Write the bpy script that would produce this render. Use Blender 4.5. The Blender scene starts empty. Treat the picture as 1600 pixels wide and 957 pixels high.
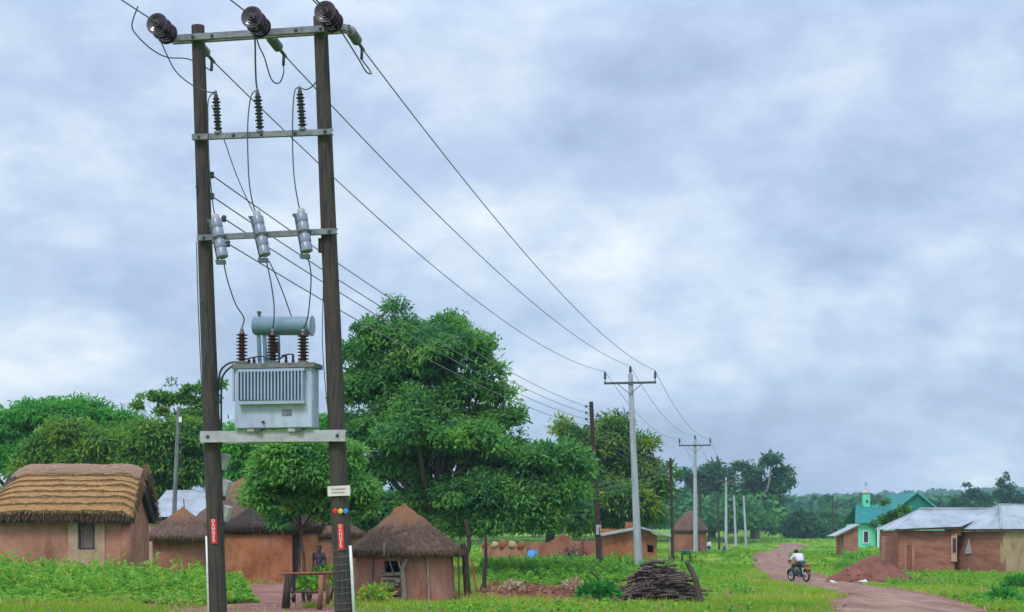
import bpy, math, random
import numpy as np
from mathutils import Vector, Matrix, noise as mnoise

R = math.radians
random.seed(7)
rng = np.random.default_rng(11)
scene = bpy.context.scene

# ------------------------------------------------------------------ camera
EYE = 1.6
cam_d = bpy.data.cameras.new('camera')
cam = bpy.data.objects.new('camera', cam_d)
scene.collection.objects.link(cam)
cam.location = (0, 0, EYE)
cam.rotation_euler = (R(90), 0, 0)
cam_d.sensor_width = 36
cam_d.lens = 54
cam_d.shift_y = 361.5 / 1600
cam_d.clip_end = 9000
cam_d.clip_start = 0.2
scene.camera = cam

# ------------------------------------------------------------------ sky
SUN_EL, SUN_AZ = R(52), R(205)          # azimuth clockwise from +Y: behind the camera, to the left
world = bpy.data.worlds.new('World')
scene.world = world
world.use_nodes = True
wn, wl = world.node_tree.nodes, world.node_tree.links
wn.clear()
w_out = wn.new('ShaderNodeOutputWorld')
w_bg = wn.new('ShaderNodeBackground')
w_bg.inputs['Strength'].default_value = 0.1
sky = wn.new('ShaderNodeTexSky')
sky.sky_type = 'NISHITA'
sky.sun_disc = False
sky.sun_elevation = SUN_EL
sky.sun_rotation = SUN_AZ
sky.air_density = 1.2
sky.dust_density = 2.0
tc = wn.new('ShaderNodeTexCoord')
sep = wn.new('ShaderNodeSeparateXYZ')
wl.new(tc.outputs['Generated'], sep.inputs[0])
def wmath(op, a, b=None, clamp=False):
    m = wn.new('ShaderNodeMath'); m.operation = op; m.use_clamp = clamp
    for i, v in enumerate((a, b)):
        if v is None: continue
        if isinstance(v, (int, float)): m.inputs[i].default_value = v
        else: wl.new(v, m.inputs[i])
    return m.outputs[0]
zc = wmath('MAXIMUM', sep.outputs[2], 0.0)
den = wmath('ADD', zc, 0.5)
cx_ = wmath('DIVIDE', sep.outputs[0], den)
cy_ = wmath('DIVIDE', sep.outputs[1], den)
comb = wn.new('ShaderNodeCombineXYZ')
wl.new(cx_, comb.inputs[0]); wl.new(cy_, comb.inputs[1])
def wnoise(scale, detail, rough, loc, dist=0.0, stretch=(1, 1, 1)):
    mp = wn.new('ShaderNodeMapping')
    mp.inputs['Location'].default_value = loc
    mp.inputs['Scale'].default_value = stretch
    wl.new(comb.outputs[0], mp.inputs[0])
    n = wn.new('ShaderNodeTexNoise')
    n.inputs['Scale'].default_value = scale
    n.inputs['Detail'].default_value = detail
    n.inputs['Roughness'].default_value = rough
    n.inputs['Distortion'].default_value = dist
    wl.new(mp.outputs[0], n.inputs['Vector'])
    return n.outputs['Fac']
CLOUD_LOC = (12.2, 3.3, 0.4)
n_big = wnoise(2.2, 4, 0.5, CLOUD_LOC, 0.3)
n_det = wnoise(5.5, 10, 0.55, (9.3, 8.2, 3.9), 0.15)
n_fin = wnoise(15.0, 8, 0.6, (2.7, 6.1, 0.8), 0.3, (1, 1.3, 1))
n_mix = wmath('ADD', wmath('ADD', wmath('MULTIPLY', n_big, 0.46), wmath('MULTIPLY', n_det, 0.44)), wmath('ADD', wmath('MULTIPLY', n_fin, 0.16), -0.03))
ramp = wn.new('ShaderNodeValToRGB')
els = ramp.color_ramp.elements
els[0].position, els[0].color = 0.37, (0.29, 0.37, 0.52, 1)
els[1].position, els[1].color = 0.67, (0.86, 0.88, 0.88, 1)
e = els.new(0.44); e.color = (0.36, 0.455, 0.62, 1)
e = els.new(0.50); e.color = (0.445, 0.545, 0.71, 1)
e = els.new(0.57); e.color = (0.60, 0.68, 0.775, 1)
wl.new(n_mix, ramp.inputs[0])
# an overcast sky is brighter overhead than at the horizon
zen = wn.new('ShaderNodeMapRange')
zen.inputs['From Min'].default_value = 0.3
zen.inputs['From Max'].default_value = 1.0
zen.inputs['To Min'].default_value = 10.5
zen.inputs['To Max'].default_value = 28.0
wl.new(zc, zen.inputs[0])
vm = wn.new('ShaderNodeVectorMath'); vm.operation = 'SCALE'
wl.new(ramp.outputs[0], vm.inputs[0]); wl.new(zen.outputs[0], vm.inputs['Scale'])
mixw = wn.new('ShaderNodeMix'); mixw.data_type = 'RGBA'
mixw.inputs[0].default_value = 0.90
wl.new(sky.outputs[0], mixw.inputs[6]); wl.new(vm.outputs[0], mixw.inputs[7])
wl.new(mixw.outputs[2], w_bg.inputs['Color'])
wl.new(w_bg.outputs[0], w_out.inputs['Surface'])

# ------------------------------------------------------------------ sun (behind cloud)
sun_d = bpy.data.lights.new('sun', 'SUN')
sun_d.energy = 1.5
sun_d.angle = R(14)
sun_d.color = (1.0, 0.95, 0.86)
sun = bpy.data.objects.new('sun', sun_d)
scene.collection.objects.link(sun)
sd = Vector((math.sin(SUN_AZ) * math.cos(SUN_EL), math.cos(SUN_AZ) * math.cos(SUN_EL), math.sin(SUN_EL)))
sun.rotation_euler = sd.to_track_quat('Z', 'Y').to_euler()
sun.location = (0, -20, 40)

vs = scene.view_settings
vs.view_transform = 'Standard'
vs.look = 'None'
vs.exposure = 0.33
vs.gamma = 1.0
scene.render.engine = 'CYCLES'
scene.cycles.use_denoising = True
scene.cycles.max_bounces = 5
scene.cycles.diffuse_bounces = 3
scene.cycles.transmission_bounces = 3
scene.cycles.volume_bounces = 0
scene.cycles.caustics_reflective = False
scene.cycles.caustics_refractive = False

# ------------------------------------------------------------------ helpers
FP, HY = 2400.0, 840.0
def P(px, py, Y):
    """a point Y metres out, from a position measured in the photograph"""
    return Vector(((px - 800) / FP * Y, Y, EYE - (py - HY) / FP * Y))
def X(px, Y): return (px - 800) / FP * Y
def Z(py, Y): return EYE - (py - HY) / FP * Y

class MB:
    def __init__(s): s.v, s.f, s.mi = [], [], []; s.m = 0
    def add(s, verts, faces):
        o = len(s.v)
        s.v += [tuple(v) for v in verts]
        s.f += [tuple(i + o for i in f) for f in faces]
        s.mi += [s.m] * len(faces)
        return s
    def box(s, c, size, ax=None):
        c = Vector(c); hx, hy, hz = [d / 2 for d in size]
        if ax is None: ax = (Vector((1, 0, 0)), Vector((0, 1, 0)), Vector((0, 0, 1)))
        vs_ = [c + ax[0] * (hx * a) + ax[1] * (hy * b) + ax[2] * (hz * d) for d in (-1, 1) for b in (-1, 1) for a in (-1, 1)]
        return s.add(vs_, [(0, 2, 3, 1), (4, 5, 7, 6), (0, 1, 5, 4), (2, 6, 7, 3), (0, 4, 6, 2), (1, 3, 7, 5)])
    def bar(s, p, q, w, h, up=(0, 0, 1)):
        p, q = Vector(p), Vector(q); d = q - p; L = d.length; d.normalize()
        sd_ = d.cross(Vector(up)).normalized(); u = sd_.cross(d).normalized()
        return s.box((p + q) / 2, (L, w, h), (d, sd_, u))
    def channel(s, p, q, w, h, t=0.012, up=(0, 0, 1)):
        """C section: web on the near side, two flanges"""
        p, q = Vector(p), Vector(q); d = (q - p).normalized()
        sd_ = d.cross(Vector(up)).normalized(); u = sd_.cross(d).normalized()
        prof = [(-w / 2, -h / 2), (w / 2, -h / 2), (w / 2, -h / 2 + t), (-w / 2 + t, -h / 2 + t), (-w / 2 + t, h / 2 - t), (w / 2, h / 2 - t), (w / 2, h / 2), (-w / 2, h / 2)]
        vs_ = [e_ + sd_ * (-a) + u * b for e_ in (p, q) for a, b in prof]
        n = len(prof)
        return s.add(vs_, [(i, (i + 1) % n, n + (i + 1) % n, n + i) for i in range(n)] + [tuple(range(n - 1, -1, -1)), tuple(range(n, 2 * n))])
    def tube(s, pts, r, n=8, cap=True):
        pts = [Vector(p) for p in pts]
        rr = r if isinstance(r, (list, tuple)) else [r] * len(pts)
        vs_, fs = [], []
        ref = None
        for i, p in enumerate(pts):
            d = (pts[min(i + 1, len(pts) - 1)] - pts[max(i - 1, 0)])
            if d.length < 1e-9: d = Vector((0, 0, 1))
            d.normalize()
            if ref is None:
                ref = Vector((1, 0, 0)) if abs(d.x) < .9 else Vector((0, 1, 0))
            a = (ref - d * ref.dot(d)).normalized(); b = d.cross(a); ref = a
            for k in range(n):
                t = 2 * math.pi * k / n
                vs_.append(p + (a * math.cos(t) + b * math.sin(t)) * rr[i])
        for i in range(len(pts) - 1):
            for k in range(n):
                k2 = (k + 1) % n
                fs.append((i * n + k, i * n + k2, (i + 1) * n + k2, (i + 1) * n + k))
        if cap:
            fs.append(tuple(range(n - 1, -1, -1))); o = (len(pts) - 1) * n
            fs.append(tuple(range(o, o + n)))
        return s.add(vs_, fs)
    def lathe(s, prof, o=(0, 0, 0), axis=(0, 0, 1), n=16):
        o = Vector(o); d = Vector(axis).normalized()
        ref = Vector((1, 0, 0)) if abs(d.x) < .9 else Vector((0, 1, 0))
        a = (ref - d * ref.dot(d)).normalized(); b = d.cross(a)
        vs_ = [o + d * z + (a * math.cos(2 * math.pi * k / n) + b * math.sin(2 * math.pi * k / n)) * r for r, z in prof for k in range(n)]
        fs = []
        for i in range(len(prof) - 1):
            for k in range(n):
                k2 = (k + 1) % n
                fs.append((i * n + k, i * n + k2, (i + 1) * n + k2, (i + 1) * n + k))
        fs.append(tuple(range(n - 1, -1, -1))); q = (len(prof) - 1) * n
        fs.append(tuple(range(q, q + n)))
        return s.add(vs_, fs)
    def torus(s, c, axis, Rr, r, n=20, m=8):
        c = Vector(c); d = Vector(axis).normalized()
        ref = Vector((1, 0, 0)) if abs(d.x) < .9 else Vector((0, 0, 1))
        a = (ref - d * ref.dot(d)).normalized(); b = d.cross(a)
        vs_, fs = [], []
        for i in range(n):
            t = 2 * math.pi * i / n; e_ = a * math.cos(t) + b * math.sin(t)
            for j in range(m):
                u = 2 * math.pi * j / m
                vs_.append(c + e_ * (Rr + r * math.cos(u)) + d * (r * math.sin(u)))
        for i in range(n):
            for j in range(m):
                fs.append((i * m + j, ((i + 1) % n) * m + j, ((i + 1) % n) * m + (j + 1) % m, i * m + (j + 1) % m))
        return s.add(vs_, fs)
    def jitter(s, amp, scale=1.0):
        s.v = [tuple(Vector(v) + mnoise.noise_vector(Vector(v) * scale) * amp) for v in s.v]
        return s
    def build(s, name, mats, parent=None, smooth=False, origin=None, auto=None):
        if parent is not None: origin = world_loc(parent)
        o = Vector(origin) if origin is not None else Vector((0, 0, 0))
        me = bpy.data.meshes.new(name)
        me.from_pydata([(v[0] - o.x, v[1] - o.y, v[2] - o.z) for v in s.v], [], s.f)
        if not isinstance(mats, (list, tuple)): mats = [mats]
        for m in mats: me.materials.append(m)
        if len(mats) > 1: me.polygons.foreach_set('material_index', s.mi)
        if smooth:
            me.polygons.foreach_set('use_smooth', [True] * len(me.polygons))
            if auto is not None: me.set_sharp_from_angle(angle=R(auto))
        me.update()
        ob = bpy.data.objects.new(name, me)
        scene.collection.objects.link(ob)
        if parent is not None: ob.parent = parent
        else: ob.location = o
        return ob

def world_loc(o):
    l = Vector(o.location)
    while o.parent: o = o.parent; l += Vector(o.location)
    return l
def tag(o, label=None, cat=None, group=None, kind=None):
    if label: o['label'] = label
    if cat: o['category'] = cat
    if group: o['group'] = group
    if kind: o['kind'] = kind
    return o
def thing(name, loc, label, cat, group=None):
    o = bpy.data.objects.new(name, None)
    o.empty_display_size = 0.3
    scene.collection.objects.link(o)
    o.location = loc
    return tag(o, label, cat, group)
def copy_tree(o, parent=None):
    c = o.copy(); scene.collection.objects.link(c)
    if parent is not None: c.parent = parent
    for ch in list(o.children):
        copy_tree(ch, c)
    return c
def smooth_path(pts, k=6):
    """Catmull-Rom"""
    pts = [Vector(p) for p in pts]; out = []
    for i in range(len(pts) - 1):
        p0, p1, p2, p3 = pts[max(i - 1, 0)], pts[i], pts[i + 1], pts[min(i + 2, len(pts) - 1)]
        for j in range(k):
            t = j / k
            out.append(0.5 * ((2 * p1) + (p2 - p0) * t + (2 * p0 - 5 * p1 + 4 * p2 - p3) * t * t + (3 * p1 - p0 - 3 * p2 + p3) * t ** 3))
    out.append(pts[-1]); return out

# ------------------------------------------------------------------ materials
def new_mat(name):
    m = bpy.data.materials.new(name); m.use_nodes = True
    nt = m.node_tree; b = nt.nodes['Principled BSDF']
    return m, nt, b
def mat(name, cols, scale=4.0, rough=0.85, bump=0.3, stretch=(1, 1, 1), detail=7, metallic=0.0, spec=0.25, bscale=None, bdist=0.03, lo=0.32, hi=0.68, vary=0.0, nrough=0.6):
    m, nt, b = new_mat(name); n, l = nt.nodes, nt.links
    t = n.new('ShaderNodeTexCoord'); mp = n.new('ShaderNodeMapping'); mp.inputs['Scale'].default_value = stretch
    l.new(t.outputs['Object'], mp.inputs[0])
    nz = n.new('ShaderNodeTexNoise'); nz.inputs['Scale'].default_value = scale; nz.inputs['Detail'].default_value = detail; nz.inputs['Roughness'].default_value = nrough
    l.new(mp.outputs[0], nz.inputs['Vector'])
    rp = n.new('ShaderNodeValToRGB'); e = rp.color_ramp.elements
    k = len(cols)
    e[0].position = lo; e[0].color = (*cols[0], 1); e[1].position = hi; e[1].color = (*cols[-1], 1)
    for i in range(1, k - 1):
        q = e.new(lo + (hi - lo) * i / (k - 1)); q.color = (*cols[i], 1)
    l.new(nz.outputs['Fac'], rp.inputs[0])
    col = rp.outputs[0]
    if vary:
        oi = n.new('ShaderNodeObjectInfo'); mr = n.new('ShaderNodeMapRange')
        mr.inputs['To Min'].default_value = 1 - vary; mr.inputs['To Max'].default_value = 1 + vary
        l.new(oi.outputs['Random'], mr.inputs[0])
        hs = n.new('ShaderNodeHueSaturation'); l.new(col, hs.inputs['Color']); l.new(mr.outputs[0], hs.inputs['Value'])
        col = hs.outputs[0]
    l.new(col, b.inputs['Base Color'])
    b.inputs['Roughness'].default_value = rough
    b.inputs['Metallic'].default_value = metallic
    b.inputs['Specular IOR Level'].default_value = spec
    if bump:
        nb = n.new('ShaderNodeTexNoise'); nb.inputs['Scale'].default_value = bscale or scale * 5; nb.inputs['Detail'].default_value = 5
        l.new(mp.outputs[0], nb.inputs['Vector'])
        bp = n.new('ShaderNodeBump'); bp.inputs['Strength'].default_value = bump; bp.inputs['Distance'].default_value = bdist
        l.new(nb.outputs['Fac'], bp.inputs['Height']); l.new(bp.outputs[0], b.inputs['Normal'])
    return m
def leaf_mat(name, cols, trans=0.35, rough=0.55, pos=None):
    m, nt, b = new_mat(name); n, l = nt.nodes, nt.links
    at = n.new('ShaderNodeAttribute'); at.attribute_name = 'tint'
    rp = n.new('ShaderNodeValToRGB'); e = rp.color_ramp.elements
    k = len(cols); pos = pos or [i / (k - 1) for i in range(k)]
    e[0].position = pos[0]; e[0].color = (*cols[0], 1); e[1].position = pos[-1]; e[1].color = (*cols[-1], 1)
    for i in range(1, k - 1):
        q = e.new(pos[i]); q.color = (*cols[i], 1)
    l.new(at.outputs['Fac'], rp.inputs[0])
    l.new(rp.outputs[0], b.inputs['Base Color'])
    b.inputs['Roughness'].default_value = rough
    b.inputs['Specular IOR Level'].default_value = 0.25
    tr = n.new('ShaderNodeBsdfTranslucent'); l.new(rp.outputs[0], tr.inputs[0])
    mx = n.new('ShaderNodeMixShader'); mx.inputs[0].default_value = trans
    out = n['Material Output']
    l.new(b.outputs[0], mx.inputs[1]); l.new(tr.outputs[0], mx.inputs[2]); l.new(mx.outputs[0], out.inputs[0])
    return m
def flat_mat(name, c, rough=0.5, metallic=0.0, spec=0.4, bump=0.0):
    return mat(name, [tuple(x * .88 for x in c), c, tuple(min(1, x * 1.1) for x in c)], scale=9, rough=rough, bump=bump, metallic=metallic, spec=spec)

M = {}
M['pole_wood'] = mat('weathered_pole_timber', [(.030, .024, .027), (.050, .041, .043), (.082, .062, .052), (.060, .053, .044)], 5, .85, .6, (6, 6, .35), bscale=14, bdist=.015)
M['dark_timber'] = mat('dark_timber', [(.022, .016, .014), (.05, .036, .03), (.085, .06, .045)], 6, .9, .5, (5, 5, .5), vary=.2)
M['grey_timber'] = mat('grey_timber', [(.19, .145, .12), (.32, .25, .205), (.42, .33, .27)], 6, .9, .5, (5, 5, .5), vary=.15)
M['red_timber'] = mat('red_timber', [(.13, .05, .03), (.26, .11, .07), (.34, .18, .12)], 6, .9, .4, (4, 4, .6), vary=.15)
M['steel'] = mat('galvanised_steel', [(.13, .135, .16), (.20, .205, .235), (.28, .28, .305)], 7, .55, .1, metallic=.35, spec=.4)
M['pale_steel'] = mat('pale_painted_steel', [(.32, .31, .36), (.40, .39, .44), (.47, .455, .49), (.23, .21, .215)], 4, .6, .1, (1, 1, 2.5), spec=.35, lo=.28, hi=.80)
M['tank'] = mat('transformer_paint', [(.33, .365, .52), (.42, .455, .62), (.48, .52, .67)], 2.2, .45, .04, (1, 1, .6), spec=.4)
M['fin'] = mat('cooling_fin_paint', [(.30, .36, .49), (.37, .43, .56)], 3, .45, .03, spec=.4)
M['conservator'] = mat('conservator_paint', [(.13, .21, .29), (.19, .28, .37)], 3, .5, .04, spec=.4)
M['lid'] = mat('lid_metal', [(.09, .09, .09), (.17, .17, .16), (.22, .19, .16)], 8, .6, .2)
M['porcelain'] = mat('brown_porcelain', [(.045, .012, .018), (.075, .02, .028)], 8, .22, 0, spec=.6)
M['porcelain2'] = mat('dark_porcelain', [(.022, .012, .020), (.05, .02, .032)], 8, .16, 0, spec=.8)
M['polymer'] = mat('grey_polymer', [(.15, .15, .18), (.22, .22, .25)], 8, .5, .05)
M['arrester'] = mat('dark_polymer', [(.045, .045, .05), (.075, .072, .075)], 8, .55, .05)
M['cutout'] = mat('grey_glazed_porcelain', [(.17, .20, .285), (.25, .28, .37)], 6, .3, .0, spec=.5)
M['cable'] = mat('dark_cable', [(.05, .055, .065), (.085, .09, .10)], 6, .5, 0)
M['conductor'] = mat('aluminium_conductor', [(.15, .165, .185), (.21, .225, .245)], 6, .5, 0, metallic=.2)
M['concrete'] = mat('pole_concrete', [(.29, .32, .37), (.38, .41, .46), (.46, .48, .52)], 3, .85, .15, (2, 2, .4))
M['dark_steel'] = mat('dark_steel', [(.06, .075, .08), (.11, .13, .13)], 6, .6, .05, metallic=.3)
M['pvc'] = flat_mat('white_pvc', (.72, .74, .74), .4)
M['sign_white'] = mat('sign_white', [(.60, .57, .55), (.74, .70, .66)], 7, .5, .02)
M['sign_red'] = flat_mat('sign_red', (.72, .018, .022), .4)
M['print_red'] = flat_mat('print_red', (.42, .22, .24), .6)
M['yellow'] = flat_mat('phase_yellow', (.80, .50, .01), .4)
M['blue'] = flat_mat('phase_blue', (.02, .22, .68), .4)
M['mud'] = mat('red_mud_plaster', [(.21, .085, .053), (.31, .13, .085), (.38, .175, .12)], 1.3, .95, .5, (1, 1, .8), bscale=7, bdist=.04)
M['mud_pink'] = mat('pinkish_mud_plaster', [(.29, .125, .080), (.40, .185, .125), (.46, .235, .165)], 1.2, .95, .5, bscale=7, bdist=.04)
M['mud_orange'] = mat('orange_mud_plaster', [(.22, .075, .035), (.36, .13, .062), (.42, .19, .11)], 1.1, .95, .5, bscale=7, bdist=.04)
M['plaster_pale'] = mat('pale_mud_plaster', [(.37, .23, .16), (.47, .31, .22), (.52, .36, .26)], 1.4, .9, .3, bscale=8)
M['beige'] = mat('beige_plaster', [(.36, .24, .14), (.46, .32, .20)], 1.2, .9, .2)
M['thatch_gold'] = mat('golden_thatch', [(.24, .125, .048), (.43, .24, .10), (.55, .335, .15)], 5, .95, .9, (1.2, 5, 5), bscale=22, bdist=.05, vary=.12)
M['thatch_brown'] = mat('old_brown_thatch', [(.085, .052, .043), (.165, .098, .078), (.235, .145, .115)], 3.5, .95, 1.0, (4, 4, 1), bscale=16, bdist=.05)
M['thatch_rust'] = mat('rusty_thatch_cap', [(.24, .095, .028), (.40, .17, .055)], 4, .95, .9, (4, 4, 1), bscale=16, bdist=.05)
M['thatch_dark'] = mat('dark_thatch', [(.030, .022, .022), (.07, .052, .048)], 4, .95, 1.0, (4, 4, 1), bscale=18, bdist=.05, vary=.1)  # darker straw, used for the long roof's core and the wide hut's roof
M['zinc'] = mat('zinc_roof_sheet', [(.24, .27, .31), (.34, .375, .42), (.41, .44, .48)], 1.2, .5, .08, (1, 1, 1), metallic=.15, spec=.4, vary=.06)
M['zinc_dull'] = mat('dull_zinc_sheet', [(.25, .29, .31), (.36, .41, .43), (.30, .27, .24)], 1.6, .6, .08, metallic=.15, vary=.06, hi=.8)
M['teal_roof'] = mat('teal_roof_sheet', [(.008, .145, .14), (.012, .21, .195)], 1.2, .5, .05, vary=.05)
M['mint'] = mat('mint_wall_paint', [(.12, .60, .38), (.18, .72, .49)], .8, .8, .05)
M['white'] = mat('white_paint', [(.62, .64, .63), (.74, .75, .74)], 3, .7, .05)
M['pinkish'] = mat('pinkish_cement', [(.42, .34, .36), (.52, .45, .46)], 3, .8, .1)
M['dark'] = mat('dark_interior', [(.008, .007, .007), (.016, .013, .012)], 3, .95, 0)
M['shutter'] = mat('grey_brown_shutter', [(.13, .095, .085), (.20, .155, .14)], 3, .7, .1, (1, 1, 3))
M['shutter_dark'] = mat('dark_frame_timber', [(.05, .037, .034), (.085, .063, .055)], 6, .8, .2)
M['bark'] = mat('tree_bark', [(.045, .032, .026), (.09, .066, .054), (.14, .11, .09)], 6, .95, .8, (3, 3, .6), bscale=12)
M['bark_pale'] = mat('pale_bark', [(.16, .14, .13), (.25, .23, .21)], 5, .95, .6, (3, 3, .6))
M['soil'] = mat('red_laterite_soil', [(.165, .094, .070), (.245, .145, .108), (.33, .21, .16)], 1.0, 1.0, .15, (1, .14, 1), bscale=8, bdist=.02, spec=.1, nrough=.7)
M['heap'] = mat('heaped_laterite', [(.135, .052, .038), (.19, .076, .056), (.235, .10, .075)], 1.6, 1.0, 1.0, bscale=10, bdist=.07, spec=.1)
M['firewood'] = mat('grey_brown_firewood', [(.035, .023, .022), (.11, .076, .067), (.22, .16, .135)], 7, .95, .6, (6, 6, 1), vary=.45)
M['tyre'] = mat('tyre_rubber', [(.02, .017, .017), (.04, .03, .028)], 12, .85, .2)
M['bike_black'] = flat_mat('black_enamel', (.025, .025, .03), .35)
M['bike_red'] = flat_mat('red_enamel', (.34, .02, .03), .35)
M['chrome'] = flat_mat('worn_chrome', (.40, .42, .44), .3, metallic=.7)
M['skin'] = mat('dark_skin', [(.045, .024, .017), (.07, .038, .026)], 6, .6, 0)
M['hair'] = flat_mat('black_hair', (.010, .009, .009), .8)
M['shirt'] = mat('pale_lilac_shirt', [(.50, .50, .60), (.62, .61, .68), (.58, .52, .58)], 5, .9, .3)
M['jeans'] = mat('blue_denim', [(.035, .06, .11), (.06, .09, .15)], 8, .9, .2)
M['cloth_dark'] = mat('dark_cloth', [(.028, .028, .045), (.055, .052, .075)], 6, .9, .2)
M['cloth_white'] = flat_mat('white_cloth', (.66, .68, .70), .9)
M['cloth_blue'] = flat_mat('blue_cloth', (.05, .16, .42), .9)
M['cloth_ochre'] = flat_mat('ochre_cloth', (.40, .26, .08), .9)
M['tan'] = flat_mat('tan_bag', (.42, .22, .11), .85)
M['tarp_blue'] = flat_mat('blue_plastic', (.07, .27, .66), .5)
M['basin_teal'] = flat_mat('teal_enamel', (.04, .42, .38), .4)
M['litter_white'] = flat_mat('white_plastic', (.68, .68, .70), .5)

def streaks(m, amt=.45, scale=3.0, zs=.25, tint=(.55, .5, .48)):
    """rain streaks and stains"""
    n, l = m.node_tree.nodes, m.node_tree.links; bs = n['Principled BSDF']; src = bs.inputs['Base Color'].links[0].from_socket
    t = n.new('ShaderNodeTexCoord'); mp = n.new('ShaderNodeMapping'); mp.inputs['Scale'].default_value = (1, 1, zs); l.new(t.outputs['Object'], mp.inputs[0])
    nz = n.new('ShaderNodeTexNoise'); nz.inputs['Scale'].default_value = scale; nz.inputs['Detail'].default_value = 9; nz.inputs['Roughness'].default_value = .65; l.new(mp.outputs[0], nz.inputs['Vector'])
    mr = n.new('ShaderNodeMapRange'); mr.interpolation_type = 'SMOOTHSTEP'; mr.inputs['From Min'].default_value = .48; mr.inputs['From Max'].default_value = .72; mr.inputs['To Max'].default_value = amt; l.new(nz.outputs['Fac'], mr.inputs[0])
    mx = n.new('ShaderNodeMix'); mx.data_type = 'RGBA'; mx.blend_type = 'MULTIPLY'; l.new(mr.outputs[0], mx.inputs[0]); l.new(src, mx.inputs[6]); mx.inputs[7].default_value = (*tint, 1)
    l.new(mx.outputs[2], bs.inputs['Base Color'])
for k_ in ('mud', 'mud_pink', 'mud_orange', 'plaster_pale', 'beige'): streaks(M[k_], .85, 2.2, .3)
streaks(M['tank'], .7, 6, .18, (.62, .52, .42)); streaks(M['pale_steel'], .6, 7, .3, (.6, .5, .42)); streaks(M['mint'], .5, 1.0, .2, (.7, .75, .65)); streaks(M['teal_roof'], .6, .7, .4, (.6, .6, .55)); streaks(M['zinc'], .6, .8, 1, (.72, .62, .55)); streaks(M['concrete'], .5, 3, .1)

# leaf palettes: dark .. light, last = fresh or yellowing leaves
M['leaf_mango'] = leaf_mat('broad_tree_leaf', [(.030, .145, .062), (.085, .275, .088), (.17, .41, .092), (.27, .53, .085), (.60, .52, .05)], .5, pos=[0, .35, .62, .985, 1])
M['leaf_left'] = leaf_mat('yellow_green_tree_leaf', [(.035, .15, .04), (.10, .28, .045), (.22, .38, .045), (.36, .47, .05)], .5)
M['leaf_bright'] = leaf_mat('bright_tree_leaf', [(.03, .20, .045), (.075, .36, .05), (.17, .48, .055)], .5)
M['leaf_back'] = leaf_mat('dark_tree_leaf', [(.020, .12, .042), (.055, .20, .042), (.17, .32, .036), (.33, .42, .045)], .5)
M['leaf_far'] = leaf_mat('far_tree_leaf', [(.016, .10, .045), (.035, .155, .05), (.09, .24, .055)], .35)
M['leaf_ridge'] = leaf_mat('ridge_tree_leaf', [(.012, .085, .036), (.026, .14, .045), (.06, .21, .05)], .3)
M['grass'] = leaf_mat('grass_blade', [(.095, .27, .022), (.17, .37, .025), (.28, .44, .03), (.44, .43, .05)], .4)
M['weed'] = leaf_mat('weed_leaf', [(.05, .21, .03), (.095, .345, .037), (.18, .455, .042), (.34, .52, .07)], .45)
M['weed_dark'] = leaf_mat('dark_weed_leaf', [(0.03, 0.192, 0.034), (0.066, 0.348, 0.036), (0.144, 0.48, 0.038), (0.312, 0.576, 0.072)], .35)
M['shrub'] = leaf_mat('shrub_leaf', [(0.036, 0.204, 0.03), (0.108, 0.36, 0.036), (0.312, 0.456, 0.036), (0.576, 0.408, 0.036)], .35)
M['litter'] = leaf_mat('dry_litter', [(.13, .045, .028), (.25, .10, .06), (.34, .17, .10), (.58, .45, .33)], .1, .9)
M['straw'] = leaf_mat('straw', [(.06, .035, .022), (.20, .12, .06), (.42, .28, .12)], .1, .9)

# ------------------------------------------------------------------ terrain
CTL = np.array([
    (-4, 24, 0), (0, 0, 0), (8, 10, -.1), (-12, 10, 0), (-10, 35, 0), (-17, 52, .35), (-24, 60, .4), (-8, 52, .05), (-6, 38, -.05),
    (-3.2, 42, -.12), (0, 40, -.1), (4, 40, -.12), (1, 72, .1), (7, 92, .28), (14, 125, .38), (4, 72, .15), (6.2, 75, .3), (14.7, 123, .32),
    (26, 187, 0), (10.8, 43, -.42), (13.4, 53, -.5), (14.3, 70, -.6), (15.9, 92, -.64), (19, 112, -.6), (25, 144, -.5), (35, 194, -.4),
    (17.4, 74, -.56), (20.6, 85, -.3), (27, 84, -.3), (28, 60, -.4), (15, 48, -.4), (25, 48, -.4), (8, 55, -.3), (9.0, 70, -.2), (12, 70, -.66), (12.4, 80, -.62), (11, 60, -.55), (13.2, 92, -.6), (15.6, 112, -.5), (14.5, 76, -.64), (17, 100, -.55), (21, 140, -.45), (20, 64, -.5), (19.3, 148, -.2), (21, 152, -.25), (17, 160, -.1), (22, 76, -.42), (12, 36, -.35), (5.5, 45, -.2), (8, 40, -.3), (9, 48, -.38),
    (45, 195, .4), (30, 260, .9), (45, 290, 1.0), (-30, 100, .5), (-60, 100, .5), (0, 150, .6), (70, 260, 1), (-60, 200, .8), (-20, 75, .4),
    (20, 30, -.2), (40, 20, -.2), (-40, 30, .1), (40, 100, -.2), (70, 120, 0)], float)
FAR = np.array([(0, 0), (250, 0), (320, .6), (420, 2.0), (600, 5.0), (800, 12), (1050, 24), (1300, 33), (1600, 37), (2200, 38), (9000, 38)], float)
def ground(x, y):
    x = np.asarray(x, float); y = np.asarray(y, float)
    num = np.zeros(np.broadcast(x, y).shape); den_ = np.zeros_like(num)
    for cx, cy, cz in CTL:
        w = 1.0 / (((x - cx) ** 2 + (y - cy) ** 2) + 4.0 + 0.0008 * cy * cy) ** 2.0
        num += w * cz; den_ += w
    z = num / den_
    far = np.interp(y, FAR[:, 0], FAR[:, 1])
    k = np.clip((y - 300) / 500, 0, 1)
    far = far + k * (4.0 * np.sin(x / 210 + 1.0) * np.sin(y / 330 + .4) + 2.0 * np.sin(x / 75 + 2))
    bumps = 0.022 * np.sin(x * .9 + 1.3 * np.sin(y * .23)) * np.sin(y * .55 + .7 * np.sin(x * .31)) + .006 * np.sin(x * 2.1 + y * .4)
    return z + far + bumps
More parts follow.
